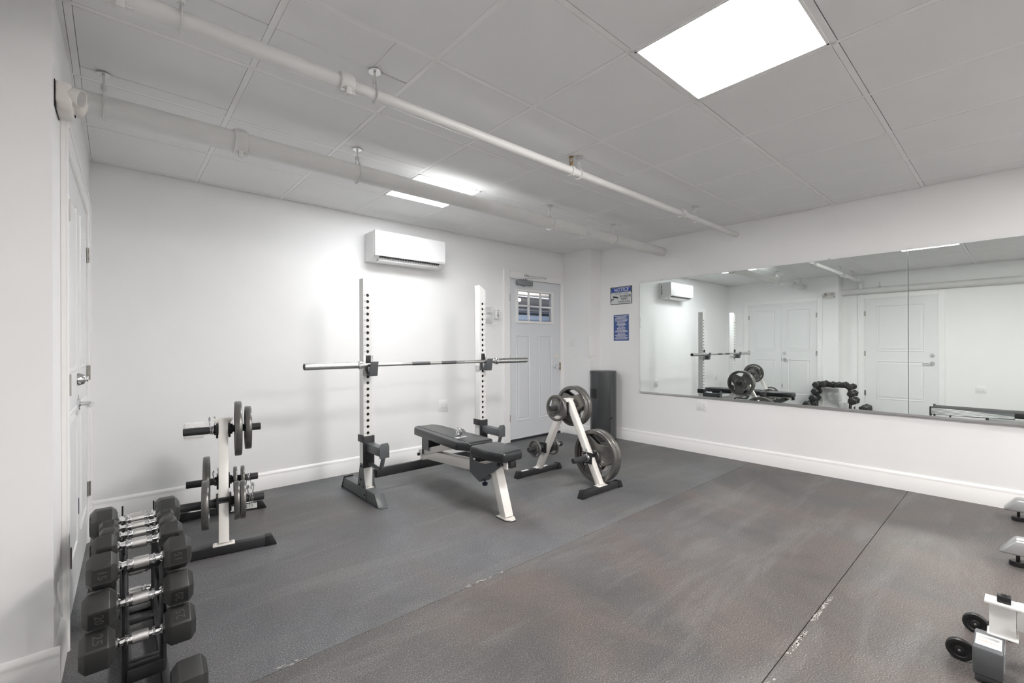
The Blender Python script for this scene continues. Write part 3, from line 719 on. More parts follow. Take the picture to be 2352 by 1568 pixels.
def spring(x, y, z, rz, lab, side=1):
    t = thing('spring_collar', lab, 'collar', (x, y, z), rz, 'chrome spring collars on the weight trees')
    pts = []
    for k in range(0, 34): a = 2*pi*k/12; pts.append((-.012+.024*k/33, .0275*cos(a), .0275*sin(a)))
    m = MB().tube(pts, .0028, 8)
    for sx, a in ((-1, .0), (1, .9)):
        yy_, zz = cos(a), sin(a)
        x_ = sx*.012; p = [(x_, .0275*yy_*(1), .0275*zz)]
        dirv = (-.25+.5*(sx > 0), 1)
        m.tube([(x_, dirv[0]*.02, .026), (x_*1.3, dirv[0]*.05, .055), (x_*1.5, dirv[0]*.07, .078), (x_*1.2, dirv[0]*.07+.010, .086), (x_*.9, dirv[0]*.07+.018, .078), (x_*.9, dirv[0]*.06+.02, .060)], .0026, 8)
    obj('coil', m, 'chrome', t); t.rotation_euler = (side, 0, rz)
    return t
# ------------------------------------------------------------------ weight trees
def weight_tree(lab, cx_, cy_, rz, fl_, bl_, labels):
    t = thing('weight_tree', lab, 'weight tree', (cx_, cy_, 0), rz)
    D = .375; AP = .735
    for s_, half in ((-1, fl_), (1, bl_)):
        y = s_*D; f = MB().box(-half+.045, half-.045, y-.025, y+.025, .006, .056, .003)
        ft = obj('foot', f, 'dark', t)
        for e in (-1, 1):
            a = e*(half-.062); b = e*half
            obj('rubber_end_cap', MB().prism([(a, 0), (b, 0), (b-e*.028, .060), (a, .060)], y-.028, y+.028, 'y', bev=.002), 'black', ft)
        obj('foot_plate', MB().box(-.055, .055, y-.027, y+.027, .056, .061, .001).cyl((-.042, y, .06), (-.042, y, .070), .008, 6).cyl((.042, y, .06), (.042, y, .070), .008, 6), 'cream', ft)
        lg = obj('leg', MB().beam((0, y-s_*.008, .058), (0, s_*.022, AP-.01), .052, .052, .003, up=(1, 0, 0)), 'cream', t)
        bo = MB(); 
        zz = AP-.055 
        obj('leg_bolts', MB().cyl((0, s_*.022+s_*.045, AP-.075), (0, s_*.022+s_*.052, AP-.07), .008, 6), 'black', lg)
    obj('apex_cap', MB().prism([(-.058, .012), (.058, .012), (.032, -.03), (-.032, -.03)], -.03, .03, 'y', m=Matrix.Translation((0, 0, AP)), bev=.002), 'cream', t)
    def peg(y, z, yoff=0):
        p = obj('plate_peg', MB().cyl((-.215, y, z), (.215, y, z), .0238, 28, bev=.003), 'peg', t)
        obj('peg_bracket', MB().box(-.040, -.028, y-.045, y+.045, z-.05, z+.045, .003).box(.028, .040, y-.045, y+.045, z-.05, z+.045, .003)
            .cyl((-.052, y-.03, z+.03), (.052, y-.03, z+.03), .007, 6).cyl((-.052, y+.03, z-.033), (.052, y+.03, z-.033), .007, 6), 'dark', p)
    peg(0, .675); peg(-.262, .272); peg(.283, .268)
    for lb in labels: pass
    return t
T1 = (.534, 3.48, radians(-8.5)); T2 = (3.033, 2.685, radians(-1.5))
t1 = weight_tree('white A-frame weight tree on black feet by the back wall, nearest the dumbbells', *T1, .275, .275, [])
t2 = weight_tree('white A-frame weight tree on black feet in front of the entry door', *T2, .265, .295, [])
obj('warning_label', MB().box(.02, .11, .36, .39, .0562, .0568).box(-.22, -.14, .36, .39, .0562, .0568), 'labelwhite', t2, smooth=False)
m = MB().prism([(.045, .014), (.225, .014), (.235, .050), (.045, .050)], .348, .3496, 'y'); nm = obj('name_label', m, 'labelwhite', t1, smooth=False)
m = MB().add_mesh(text_mesh('PARTS', .034, 0), basis((.14, .3474, .031), (1, 0, 0), (0, 0, 1))); obj('label_print', m, 'grey', nm, smooth=False)
obj('warning_label', MB().box(.05, .19, .355, .392, .0562, .0568).box(-.20, -.1, .355, .392, .0562, .0568), 'labelwhite', t1, smooth=False)
def on(T, x, y, z):
    c, s_ = cos(T[2]), sin(T[2]); return (T[0]+x*c-y*s_, T[1]+x*s_+y*c, z)
def put(T, wt, x, peg, lab, spin=0.):
    py, pz = {'top': (0, .675), 'front': (-.262, .272), 'back': (.283, .268)}[peg]
    gap = .0238-.0255   # bore rests on the peg
    p = on(T, x, py, pz+gap); plate(wt, p[0], p[1], p[2], T[2], spin, lab)
put(T1, 35, .083, 'top', 'thicker iron plate by the frame on the top peg, left weight tree', .3)
put(T1, 25, .140, 'top', 'smaller iron plate outermost on the top peg, left weight tree', 1.2)
put(T1, 35, -.098, 'back', 'large iron plate left on the rear lower peg, left weight tree', .6)
put(T1, 5, .072, 'back', 'small thin plate beside the frame, rear lower peg, left weight tree', .2)
put(T1, 5, .118, 'back', 'small plate next to a collar, rear lower peg, left weight tree', .9)
put(T1, 25, -.092, 'front', 'iron grip plate alone left of the front lower peg, left weight tree', .1)
put(T1, 10, .068, 'front', 'inner of two touching plates, front lower peg, left weight tree', .5)
put(T1, 10, .100, 'front', 'outer of two touching plates, front lower peg, left weight tree', .8)
put(T2, 10, -.140, 'top', 'smaller grip plate left on the top peg, weight tree by the door', .87)
put(T2, 35, .062, 'top', 'large grip plate against the frame, top peg, weight tree by the door', 0)
put(T2, 35, .108, 'top', 'outermost large grip plate, top peg, weight tree by the door', .12)
put(T2, 2.5, -.135, 'back', 'tiny plate left on the rear peg, weight tree by the door', .25)
put(T2, 5, .085, 'back', 'small plate right of the rear leg, weight tree by the door', .7)
put(T2, 45, .066, 'front', 'biggest grip plate facing the camera, front lower peg, tree by the door', .28)
put(T2, 45, .112, 'front', 'big grip plate on the mirror side, front lower peg, tree by the door', .33)
for T, x, pg, lb, sp_ in ((T1, -.062, 'top', 'chrome spring collar on the top peg, left weight tree', 0.), (T1, -.045, 'back', 'chrome spring collar left on the rear peg, left weight tree', .2),
        (T1, .155, 'back', 'chrome spring collar handles down, rear peg, left weight tree', 3.0), (T1, .142, 'front', 'chrome spring collar handles up, front peg, left weight tree', .1),
        (T2, -.055, 'front', 'chrome spring collar on the front peg, tree by the door', .1), (T2, .150, 'back', 'chrome spring collar with raised handles, rear peg, tree by the door', -.3)):
    py, pz = {'top': (0, .675), 'front': (-.262, .272), 'back': (.283, .268)}[pg]; p = on(T, x, py, pz); spring(*p, T[2], lb, sp_)

# ------------------------------------------------------------------ squat stand with barbell
rk = thing('squat_rack', 'tall white two-post squat rack with rows of holes and grey feet', 'squat rack', (2.091, 3.45, 0))
OX, OY = 2.091, 3.45
def upright(x0, side):
    w_ = .073; x1 = x0+w_; a = x0-OX; b = x1-OX; zi, zo = 1.800, 1.755
    zl, zr = (zo, zi) if side < 0 else (zi, zo)
    # front face with real holes
    holes = [circ((a+b)/2, 1.625-.0499*k, .0125, 14) for k in range(24)]
    m = MB(); mt = basis((0, .003, 0), (1, 0, 0), (0, 0, 1))
    m.sheet([(a, .085), (b, .085), (b, zr), (a, zl)], holes, 0, .003, mt)
    m.box(a, a+.003, .003, .075, .085, zl-.001).box(b-.003, b, .003, .075, .085, zr-.001).box(a, b, .072, .075, .085, min(zl, zr))
    u = obj('upright', m, 'white', rk, smooth=False)
    obj('top_cap', MB().prism([(a-.001, zl-.001), (b+.001, zr-.001), (b+.001, zr+.004), (a-.001, zl+.004)], -.001, .076, 'y'), 'white', u, smooth=False)
    obj('hole_liner', MB().box(a+.0032, b-.0032, .010, .070, .09, min(zl, zr)-.03), 'black', u, smooth=False)
    m = MB(); nx = a+.011 if side < 0 else b-.010
    for k in range(24): m.add_mesh(text_mesh(str(26-k), .013), basis((nx, -.0004, 1.625-.0499*k), (1, 0, 0), (0, 0, 1)))
    obj('hole_numbers', m, 'grey', u, smooth=False)
    # foot
    f = MB().prism([(-.265, .006), (-.195, .094), (.40, .094), (.46, .006)], a-.002, b+.002, 'x', bev=.003)
    ft = obj('foot', f, 'grey', rk)
    obj('toe_plate', MB().prism([(a-.002, -.26), (a+.012, -.296), (b-.012, -.296), (b+.002, -.26)], 0, .006, 'z').cyl(((a+b)/2, -.280, .004), ((a+b)/2, -.280, .0068), .006, 10), 'grey', ft, smooth=False)
    obj('heel_cap', MB().prism([(.40, .092), (.45, .0), (.462, .0), (.408, .102), (.398, .102)], a-.004, b+.004, 'x'), 'black', ft, smooth=False)
    for xx in (a-.006, b+.002):
        g = obj('gusset', MB().prism([(-.06, .012), (.13, .012), (.125, .04), (.058, .285), (.018, .285), (-.05, .09)], xx, xx+.004, 'x'), 'grey', rk, smooth=False)
        m = MB(); xo = xx-.006 if xx < a else xx+.004
        for yy_, zz in ((.038, .262), (.04, .155), (-.005, .11), (.07, .11), (-.03, .05)): m.cyl((xo, yy_, zz), (xo+.006, yy_, zz), .008, 6)
        obj('gusset_bolts', m, 'black', g)
    obj('base_plate', MB().box(a+.001, b-.001, -.035, .0, .094, .099).cyl(((a+b)/2, -.017, .098), ((a+b)/2, -.017, .112), .009, 6), 'cream', u)
upright(1.476, -1); upright(2.633, 1)
obj('crossbeam', MB().beam((1.555-OX, .075, .157), (1.64-OX, .128, .157), .008, .074, up=(0, 0, 1)).beam((1.635-OX, .127, .157), (2.555-OX, .127, .157), .03, .076).beam((2.55-OX, .128, .157), (2.632-OX, .075, .157), .008, .074), 'dark', rk)
def jhook(x0, side):
    a = x0-OX; b = a+.073; c = (a+b)/2
    t = obj('bar_hook', MB().box(a-.004, b+.004, -.006, -.001, .985, 1.145, .004).box(a-.007, a-.003, -.004, .06, .985, 1.03).box(b+.003, b+.007, -.004, .06, .985, 1.03), 'steel', rk)
    obj('hook_pad', MB().box(c-.02, c+.02, -.012, -.006, 1.075, 1.145, .001), 'black', t)
    obj('hook_lip', MB().prism([(-.001, .985), (-.075, 1.03), (-.095, 1.085), (-.103, 1.09), (-.088, 1.012), (-.07, .985)], c-.006, c+.006, 'x').prism([(-.010, .99), (-.085, .99), (-.108, 1.095), (-.095, 1.095), (-.078, 1.050), (-.05, 1.055), (-.02, 1.055)], c+.004, c+.009, 'x', bev=.001)
        .prism([(-.086, .985), (-.090, .985), (-.112, 1.098), (-.104, 1.098)], c-.024, c+.040, 'x', bev=.001), 'grey', t)
jhook(1.476, -1); jhook(2.633, 1)
def spotter(x0):
    a = x0-OX; b = a+.073; c = (a+b)/2
    t = obj('spotter_arm', MB().box(c-.024, c+.040, -.270, -.010, .385, .450, .003), 'grey', rk)
    obj('sleeve', MB().box(a-.012, a, -.014, .088, .455, .51, .002).box(b, b+.012, -.014, .088, .44, .505, .002).box(a-.01, b+.01, -.016, -.006, .255, .505, .003).box(a-.01, b+.01, .078, .088, .455, .505, .002), 'dark', t)
    obj('end_plate', MB().prism([(c-.03, .375), (c+.046, .375), (c+.046, .462), (c+.034, .486), (c-.016, .486), (c-.03, .462)], -.279, -.270, 'y', bev=.001), 'grey', t)
    obj('brace_bar', MB().tube([(c+.008, -.012, .285), (c+.008, -.14, .275), (c+.008, -.19, .275), (c+.008, -.225, .300), (c+.008, -.245, .345), (c+.008, -.262, .385)], .016, 12), 'grey', t)
spotter(1.476); spotter(2.633)
bb = thing('barbell', 'long chrome olympic barbell resting across the rack hooks', 'barbell', (2.103, 3.388, 1.0715), radians(-.15))
obj('shaft', MB().cyl((-.70, 0, 0), (.70, 0, 0), .0142, 24), 'steel', bb)
for a_, b_ in ((-.56, -.33), (-.07, .07), (.30, .62)): obj('knurling', MB().cyl((a_, 0, 0), (b_, 0, 0), .0146, 24), 'knurl', bb)
for a_, b_ in ((-.235, -.06), (.055, .21)): obj('dark_knurling', MB().cyl((a_, 0, 0), (b_, 0, 0), .0148, 24), 'knurldark', bb, label='dark knurled grip section')
for s_ in (-1, 1):
    sl = obj('sleeve', MB().cyl((s_*.70, 0, 0), (s_*1.089, 0, 0), .0248, 32, bev=.002), 'steel', bb)
    obj('collar', MB().lathe([(.014, 0), (.030, 0), (.034, .004), (.034, .022), (.030, .026), (.027, .026), (.027, .03), (.014, .03)], (s_*.668, 0, 0), (s_, 0, 0), 32).cyl((s_*.645, 0, 0), (s_*.67, 0, 0), .022, 28), 'chrome', bb)
    obj('end_ring', MB().lathe([(.0, 0), (.012, 0), (.014, .002), (.019, .002), (.020, 0), (.0235, 0), (.0235, -.002), (0, -.002)], (s_*1.091, 0, 0), (s_, 0, 0), 28), 'peg', bb)

# ------------------------------------------------------------------ weight bench
bc = thing('weight_bench', 'adjustable bench with black vinyl pads inside the squat rack', 'bench', (2.068, 2.40, 0), radians(-2.5))
def pad(name, pts, z0, z1, par, r=.016):
    # rounded upholstered cushion from a plan outline
    m = MB(); n = len(pts); c = Vector((sum(p[0] for p in pts)/n, sum(p[1] for p in pts)/n))
    lv = [(z0, .006), (z0+.006, 0), (z1-.020, 0), (z1-.008, .003), (z1-.002, .011), (z1, .024)]
    rings = []
    for z, ins in lv:
        ring = []
        for p in pts:
            d = Vector(p)-c; L_ = d.length; q = c+d*((L_-ins)/L_); ring.append(m.b.verts.new((q.x, q.y, z)))
        rings.append(ring)
    for A, B in zip(rings, rings[1:]):
        for k in range(n): m.b.faces.new((A[k], A[(k+1) % n], B[(k+1) % n], B[k]))
    m.b.faces.new(list(reversed(rings[0]))); m.b.faces.new(rings[-1])
    return obj(name, m, 'vinyl', par, angle=60)
def rounded(poly, r, n=5):
    out = []; N_ = len(poly)
    for i in range(N_):
        p = Vector(poly[i]); a = (Vector(poly[i-1])-p); b = (Vector(poly[(i+1) % N_])-p); rr = r[i] if isinstance(r, (list, tuple)) else r
        a.normalize(); b.normalize(); ang = a.angle(b); d = rr/math.tan(ang/2); q0 = p+a*d; q1 = p+b*d; cen = p+(a+b).normalized()*(rr/sin(ang/2))
        v0, v1 = q0-cen, q1-cen
        for k in range(n+1):
            t = k/n; v = v0.lerp(v1, t); v = v.normalized()*rr; out.append(tuple(cen+v))
    return out
seat = pad('seat_pad', rounded([(-.085, -.075), (.095, -.060), (.128, .05), (.128, .285), (-.128, .285), (-.128, .06)], [.02, .02, .05, .025, .025, .05]), .418, .485, bc)
bk = pad('back_pad', rounded([(-.085, .345), (.145, .345), (.148, .46), (.140, 1.20), (.105, 1.27), (-.075, 1.27), (-.11, 1.20), (-.145, .43)], [.02, .025, .05, .06, .05, .05, .06, .05]), .425, .488, bc)
obj('pad_seam', MB().tube([(-.055, 1.25, .489), (-.085, .40, .489)], .0012, 6), 'black', bk)
obj('front_post', MB().beam((0, .0, .012), (0, .112, .315), .066, .07, .003, up=(1, 0, 0)), 'cream', bc)
f = obj('front_foot', MB().prism([(-.042, .068), (-.042, -.03), (-.018, -.072), (.02, -.072), (.044, -.03), (.044, .068)], .006, .013, 'z').cyl((.002, -.052, .012), (.002, -.052, .0135), .006, 8), 'cream', bc, smooth=False)
obj('foot_rubber', MB().prism([(-.044, .07), (-.044, -.031), (-.019, -.074), (.021, -.074), (.046, -.031), (.046, .07)], 0, .006, 'z'), 'black', f, smooth=False)
obj('main_beam', MB().beam((0, .08, .325), (0, 1.235, .238), .064, .078, .003), 'cream', bc)
obj('rear_saddle', MB().box(-.05, .05, 1.155, 1.205, .1955, .2015, .001).box(-.05, .05, 1.199, 1.205, .15, .2, .001), 'cream', bc)
# the rear end of the bench beam rests on the rack crossbeam
sb = obj('seat_bracket', MB(), 'grey', bc) if False else None
pl_ = [(.40, .415), (.40, .255), (.27, .205), (.235, .235), (.03, .355), (.005, .372), (.005, .395), (.06, .402), (.20, .352), (.345, .345), (.365, .365), (.365, .415)]
obj('seat_bracket', MB().prism(pl_, -.047, -.042, 'x').prism(pl_, .042, .047, 'x').prism([(.27, .205), (.23, .24), (.20, .255), (.20, .26), (.25, .255)], -.046, .046, 'x'), 'grey', bc, smooth=False)
obj('pivot_bolt', MB().cyl((-.058, .028, .383), (.058, .028, .383), .014, 20), 'black', bc)
obj('seat_rail', MB().box(-.025, .025, -.045, .27, .385, .418, .003).box(-.04, -.025, -.05, -.01, .36, .41, .003), 'cream', bc)
obj('rail_cap', MB().box(-.026, .026, -.075, -.043, .372, .418, .003), 'black', bc)
obj('pull_knob', MB().cyl((0, .265, .172), (0, .265, .195), .021, 20, bev=.004).cyl((0, .265, .19), (0, .265, .24), .006, 8), 'navy', bc)
obj('stop_block', MB().box(-.033, .033, .29, .345, .345, .39, .002), 'black', bc)
obj('back_rail', MB().box(-.045, -.018, .38, 1.15, .400, .427, .002).box(.018, .045, .38, 1.15, .400, .427, .002), 'cream', bc)
obj('support_arm', MB().beam((-.038, 1.245, .245), (-.038, .66, .405), .011, .052).beam((.038, 1.245, .245), (.038, .66, .405), .011, .052), 'cream', bc)
obj('rear_bracket', MB().box(-.060, -.054, 1.03, 1.15, .300, .425).box(.054, .060, 1.03, 1.15, .30, .425).box(-.060, .060, 1.145, 1.151, .25, .425), 'grey', bc, smooth=False)
obj('rear_bolt', MB().cyl((-.058, 1.235, .235), (.058, 1.235, .235), .014, 16), 'black', bc)
# chrome clamp collar and tag on the back pad
def bl(x, y): c, s_ = cos(radians(-2.5)), sin(radians(-2.5)); return (2.068+x*c-y*s_, 2.40+x*s_+y*c)
p = bl(.01, .64)
t = thing('clamp_collar', 'chrome spring clamp standing on the back pad of the bench', 'collar', (*p, .490), .35)
pts = [(-.014+.028*k/40, .026*cos(2*pi*k/12), .030+.026*sin(2*pi*k/12)) for k in range(41)]
m = MB().tube(pts, .0036, 8)
for s_ in (-1, 1): m.tube([(s_*.012, 0, .055), (s_*.035, -.01, .045), (s_*.062, -.016, .022), (s_*.068, -.018, .008), (s_*.058, -.02, .006), (s_*.034, -.016, .028), (s_*.020, -.012, .044)], .0036, 8)
obj('coil', m, 'chrome', t); obj('ring', MB().lathe([(.026, -.008), (.030, -.008), (.030, .008), (.026, .008)], (0, 0, .032), (1, 0, 0), 24, closed=True), 'chrome', t)
t = thing('paper_tag', 'small white printed tag lying in front of the chrome clamp on the bench pad', 'tag', (*bl(-.02, .565), .488), .1)
obj('tag_sheet', MB().box(-.055, .055, -.018, .018, .0006, .0014), 'labelwhite', t, smooth=False); obj('print', MB().box(-.02, .02, -.009, .009, .0013, .0017).box(.026, .048, -.004, .004, .0013, .0017), 'peg', t, smooth=False)

# ------------------------------------------------------------------ dumbbells and their rack
dr = thing('dumbbell_rack', 'black arch-shaped dumbbell rack standing by the left wall', 'dumbbell rack', (.078, 2.3, 0))
YA, YZ = 2.06-2.3, 2.53-2.3
for x in (-.055, .050):
    pts = [(x, -.245, .05), (x, -.250, .15), (x, -.248, .30), (x, -.240, .40), (x, -.215, .447), (x, -.17, .458), (x, 0, .462), (x, .17, .458), (x, .215, .447), (x, .238, .40), (x, .252, .30), (x, .262, .15), (x, .262, .05)]
    fr = obj('side_frame', MB().tube(pts, .0105, 8), 'dark', dr)
    m = MB()
    for y, z in ((-.262, .467-.02), (-.155, .479), (-.06, .484), (.03, .484), (.142, .477), (.242, .455)):
        m.tube([(x, y-.024, z+.025), (x, y-.017, z+.0), (x, y, z-.010), (x, y+.017, z), (x, y+.024, z+.025)], .0035, 6)
    for y, z in ((-.28, .318), (-.294, .202), (.265, .331), (.29, .209)):
        sg = -1 if y < 0 else 1
        m.tube([(x, sg*.250, z-.012), (x, y, z), (x, y+sg*.02, z+.008), (x, y+sg*.024, z+.03)], .0045, 6)
    m.tube([(x, .262, .44), (x, .27, .47), (x, .272, .53)], .0035, 6)
    obj('cradle_hooks', m, 'black', fr)
for x in (-.046, .056): obj('base_rail', MB().beam((x, -.42, .032), (x, .48, .032), .024, .044), 'peg', dr)
for p_, q_, w_, h_ in (((-.05, -.31, .105), (.05, -.31, .105), .006, .045), ((-.05, -.245, .10), (.05, -.245, .10), .02, .02), ((-.05, .27, .10), (.05, .27, .10), .02, .02), ((-.05, .20, .05), (.05, .20, .05), .018, .018),
        ((-.05, -.12, .05), (.05, -.12, .05), .018, .018), ((-.05, 0, .445), (.05, 0, .445), .05, .008), ((-.05, -.22, .44), (.05, -.22, .44), .02, .03), ((-.05, -.40, .05), (.05, -.40, .05), .018, .02)):
    obj('cross_bar', MB().beam(p_, q_, w_, h_), 'dark', dr)

for k_, (y_) in enumerate((-.36, .40)):
    obj('floor_pad', MB().box(-.068, .078, y_-.02, y_+.02, 0, .012, .002), 'black', dr)
DB = {5: (.036, .054, .120), 10: (.045, .066, .123), 15: (.051, .078, .125), 20: (.055, .084, .127), 25: (.061, .088, .130), 30: (.067, .095, .130)}
def db_mesh(wt):
    Rf, Lh, Hl = DB[wt]; Rc = Rf/cos(pi/6); h = Hl/2
    hd = MB(); c = min(.016, Lh*.2)
    for s_ in (-1, 1): pass
    heads = []
    for s_ in (-1, 1):
        m = MB().lathe([(0, h-.001), (Rc*.72, h-.001), (Rc, h+c), (Rc, h+Lh-c), (Rc*.70, h+Lh), (0, h+Lh)], (0, 0, 0), (s_, 0, 0), 6, rot=pi/6 if False else 0)
        es = [e for e in m.b.edges]; bmesh.ops.bevel(m.b, geom=es, offset=.0018, segments=2, profile=.5, affect='EDGES')
        heads.append(m.mesh('head', 'rubber', angle=25))
    g = .0165 if wt > 5 else .015
    prof = [(0, -h-.004), (g, -h-.004), (g+.002, -h), (g+.002, -h+.006), (g-.004, -h+.012), (g-.002, -h*.62), (g+.0015, -h*.60), (g+.0015, -h*.50), (g-.002, -h*.48), (g-.001, -h*.36), (g+.001, -h*.34), (g+.0015, 0), (g+.001, h*.34), (g-.001, h*.36), (g-.002, h*.48), (g+.0015, h*.50), (g+.0015, h*.60), (g-.002, h*.62), (g-.004, h-.012), (g+.002, h-.006), (g+.002, h), (g, h+.004), (0, h+.004)]
    hm = MB().lathe(prof, (0, 0, 0), (1, 0, 0), 20).mesh('handle', 'chrome', angle=30)
    kn_ = MB().lathe([(g+.0012, -h*.33), (g+.0022, -h*.32), (g+.0026, 0), (g+.0022, h*.32), (g+.0012, h*.33)], (0, 0, 0), (1, 0, 0), 20).mesh('knurled_grip', 'knurl', angle=30)
    return heads, hm, kn_, (Rf, Lh, Hl)
DBM = {}
def dumbbell(wt, x, y, z, spin, lab, facets=(1,)):
    if wt not in DBM: DBM[wt] = db_mesh(wt)
    heads, hm, kn_, (Rf, Lh, Hl) = DBM[wt]
    t = thing('dumbbell', lab, 'dumbbell', (x, y, z), 0, 'rubber hex dumbbells on the arch rack'); t.rotation_euler = (spin, 0, 0)
    hh = obj('handle', hm, 'chrome', t); obj('knurled_grip', kn_, 'knurl', hh)
    for i, s_ in enumerate((-1, 1)):
        hd = obj('head', heads[i], 'rubber', t)
        # facet normals of the hexagon (flat-to-flat = Rf) in the y-z plane
        key = ('n', wt, s_)
        if key not in DBM:
            m = MB(); m2 = MB(); xc = s_*(Hl/2+Lh/2); hw_ = min(Lh*.30, .024); hh_ = Rf*.42
            # base facet: outward normal at angle 90 deg (+z) rotated by spin
            m.box(xc-hw_, xc+hw_, -hh_, hh_, Rf-.0005, Rf+.0006)
            m2.add_mesh(text_mesh(str(wt), hh_*1.45, .0006, bold=.0002), basis((xc, 0, Rf+.0009), (0, s_, 0), (-s_, 0, 0)))
            DBM[key] = (m.mesh('number_recess', 'rubberdark', smooth=False), m2.mesh('weight_number', 'numgrey', smooth=False))
        rec, num = DBM[key]
        for a in facets:
            r_ = obj('number_recess', rec, 'rubberdark', hd); r_.rotation_euler = (radians(a), 0, 0)
            n_ = obj('weight_number', num, 'numgrey', hd); n_.rotation_euler = (radians(a), 0, 0)
# hexagon vertices lie at spin+k*60 from the local frame; facets at +z need the vertex ring turned by 30 deg
XC = .067
G = 'dumbbell '
dumbbell(20, XC, 2.548, .480, radians(4), 'hex dumbbell at the far top corner of the rack, mostly hidden', (180,))
dumbbell(15, XC+.002, 2.440, .503, radians(28), 'hex dumbbell second from the wall end on the top row', (180,))
dumbbell(5, XC, 2.330, .508, radians(12), 'farther of the two smallest hex dumbbells on the top row', (0,))
dumbbell(5, XC+.002, 2.236, .508, radians(10), 'nearer of the two smallest hex dumbbells on the top row', (180,))
dumbbell(10, XC-.002, 2.140, .503, radians(32), 'hex dumbbell on the top row just behind the near corner one', (60,))
dumbbell(15, XC, 2.034, .470, radians(26), 'hex dumbbell on the near top corner of the rack above the two bigger ones', (60,))
dumbbell(20, XC-.003, 2.020, .352, radians(44), 'hex dumbbell in the near column below the top corner', (60,))
dumbbell(25, XC-.004, 2.003, .226, radians(37), 'hex dumbbell low in the near column with number 25 facing up', (0,))
dumbbell(30, XC+.004, 1.835, .104, radians(24), 'largest hex dumbbell lowest and nearest the camera', (180,))
dumbbell(20, XC, 2.568, .356, radians(3), 'hex dumbbell in the far column below the top corner, facing the back wall', (0,))
dumbbell(25, XC, 2.594, .232, radians(-5), 'hex dumbbell low in the far column, its handle seen under the near ones', (0,))
dumbbell(30, XC, 2.690, .098, radians(5), 'hex dumbbell at the far foot of the rack by the back wall', (0,))

# ------------------------------------------------------------------ machines at the right and behind
cb = thing('exercise_machine', 'silver-legged exercise machine standing by the mirror wall at the right edge', 'exercise machine', (4.15, -.45, 0))
for x in (3.70-4.15, 4.66-4.15):
    lg = obj('stabiliser_leg', MB().prism([(.535, .072), (.47, .158), (-.75, .158), (-.75, .072)], x-.05, x+.05, 'x', bev=.012), 'silver', cb, angle=50)
    obj('levelling_foot', MB().cyl((x+.02, .46, 0), (x+.02, .46, .026), .034, 24, bev=.004).cyl((x+.02, .46, .02), (x+.02, .46, .08), .008, 10), 'black', lg)
    obj('levelling_foot', MB().cyl((x, -.6, 0), (x, -.6, .026), .034, 24, bev=.004).cyl((x, -.6, .02), (x, -.6, .08), .008, 10), 'black', lg)
obj('cross_tube', MB().box(-.45, .51, -.62, -.54, .08, .15, .008), 'silver', cb)
obj('deck', MB().box(-.36, .42, -.75, -.10, .16, .20, .01), 'black', cb)
tm = thing('treadmill', 'low black and grey treadmill by the left wall, seen only in the mirror', 'treadmill', (.30, -.1, 0))
obj('deck', MB().box(-.34, .10, -1.2, 1.07, .175, .247, .006), 'black', tm)
obj('end_post', MB().box(.06, .11, 1.055, 1.08, .06, .262, .004).box(-.36, -.31, 1.055, 1.08, .0, .262, .004), 'dark', tm)
m = MB()
for k in range(5):
    z0 = .235-k*.019; m.tube([(.112, 1.06, z0), (.114, .8, z0-.002), (.115, .5, z0*.72+.05), (.115, .2, z0*.35+.115)], .0028, 6)
obj('side_ribs', m, 'silver', tm); obj('side_panel', MB().box(.10, .111, .2, 1.06, .145, .245, .002), 'grey', tm)
rl = obj('side_rail', MB().box(.16, .24, -1.2, .46, .135, .165, .006), 'silver', tm)
obj('rail_cap', MB().box(.158, .245, .44, .475, .10, .166, .006), 'black', rl); obj('foot_rest', MB().box(.17, .25, -1.2, .44, .09, .135, .004), 'silver', rl)
obj('leg', MB().beam((.05, .90, 0), (.05, .84, .16), .02, .02).box(-.3, .22, -1.1, -1.0, 0, .14, .01).box(-.3, .22, .2, .26, 0, .14, .01), 'dark', tm)
obj('console', MB().box(-.22, .10, -.16, -.03, .247, .34, .015), 'grey', tm)
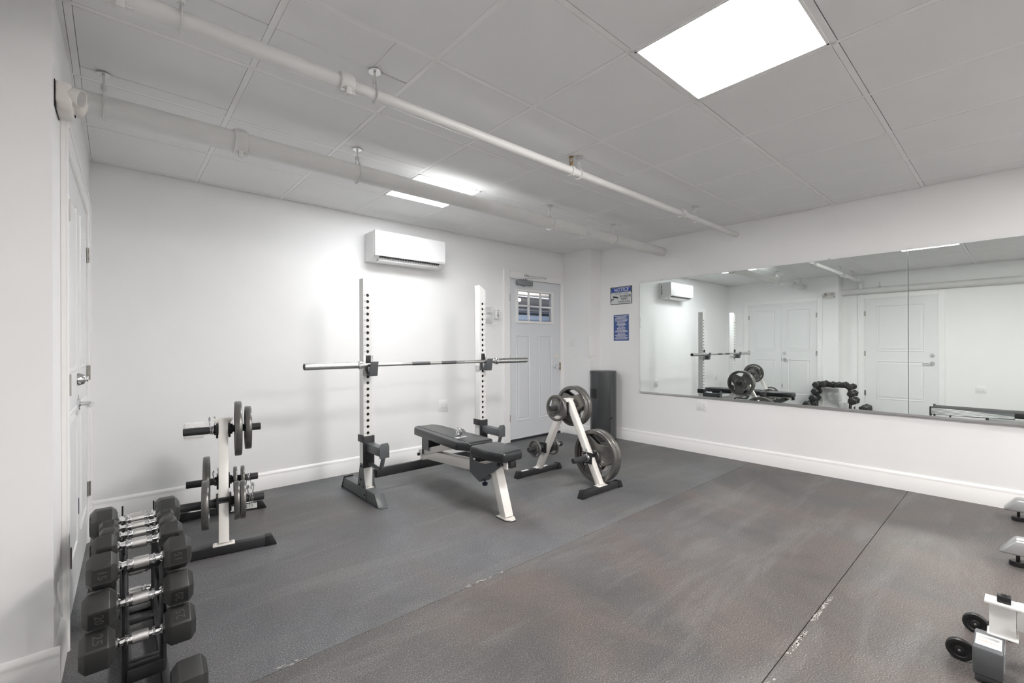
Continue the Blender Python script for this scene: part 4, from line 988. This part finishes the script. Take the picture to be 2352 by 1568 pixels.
# second bench with transport wheels at the lower right corner
b2 = thing('wheeled_bench', 'white and grey bench end with two transport wheels at the lower right', 'bench', (2.40, 0, 0), radians(0))
cf = obj('cross_foot', MB().box(-.075, .085, .040, .118, .030, .128, .007).prism([(-.073, .030), (.083, .030), (.075, .0), (-.055, .0)], .045, .112, 'y'), 'grey', b2)
obj('warning_label', MB().box(-.048, .042, .046, .112, .1281, .1286), 'labelwhite', cf, smooth=False)
obj('warning_print', MB().add_mesh(text_mesh('WARNING', .0135, 0), basis((-.012, .079, .1290), (0, -1, 0), (1, 0, 0))), 'orange', cf, smooth=False)
obj('caution_print', MB().box(.012, .030, .052, .106, .1286, .1289), 'silver', cf, smooth=False)
lbp = obj('name_label', MB().box(-.03, .16, .0388, .0400, .045, .112), 'labelwhite', cf, smooth=False)
obj('label_print', MB().add_mesh(text_mesh('PRO', .055, 0, bold=.001), basis((.030, .0382, .078), (1, 0, 0), (0, 0, 1))), 'posterblue', lbp, smooth=False)
obj('axle_tube', MB().cyl((.08, .085, .040), (.37, .085, .040), .012, 16).box(.34, .37, .02, .10, .0, .05, .003), 'dark', b2)
for x, yw in ((.049, .158), (.324, .128)):
    wh = obj('wheel', MB().lathe([(.012, -.008), (.024, -.008), (.027, -.011), (.037, -.011), (.040, -.007), (.040, .007), (.037, .011), (.027, .011), (.024, .008), (.012, .008)], (x, yw, .040), (1, 0, 0), 40, closed=True), 'black', b2)
    obj('wheel_hub', MB().cyl((x-.012, yw, .04), (x+.012, yw, .04), .013, 16), 'dark', wh)
    obj('hub_bolt', MB().cyl((x-.015, yw, .04), (x-.011, yw, .04), .004, 10), 'steel', wh)
    obj('wheel_axle', MB().cyl((x+.01, yw, .04), (x+.03, yw, .04), .006, 10).box(x+.016, x+.022, yw-.045, yw+.009, .03, .055, .002), 'dark', wh)
obj('upright_plate', MB().box(.062, .11, .012, .080, .128, .246, .002).box(.056, .12, .006, .086, .128, .134, .001), 'white', b2)
obj('top_plate', MB().box(.050, .118, -.004, .092, .246, .256, .002), 'white', b2)
obj('pop_pin', MB().box(.064, .100, .024, .060, .256, .282, .003).cyl((.082, .042, .282), (.082, .042, .285), .008, 12), 'black', b2)
obj('main_beam', MB().box(.075, .155, -1.3, .012, .165, .245, .005), 'white', b2)
obj('rear_foot', MB().box(-.1, .36, -1.3, -1.22, 0, .06, .006).box(.095, .155, -1.3, -1.22, .05, .175, .004), 'grey', b2)
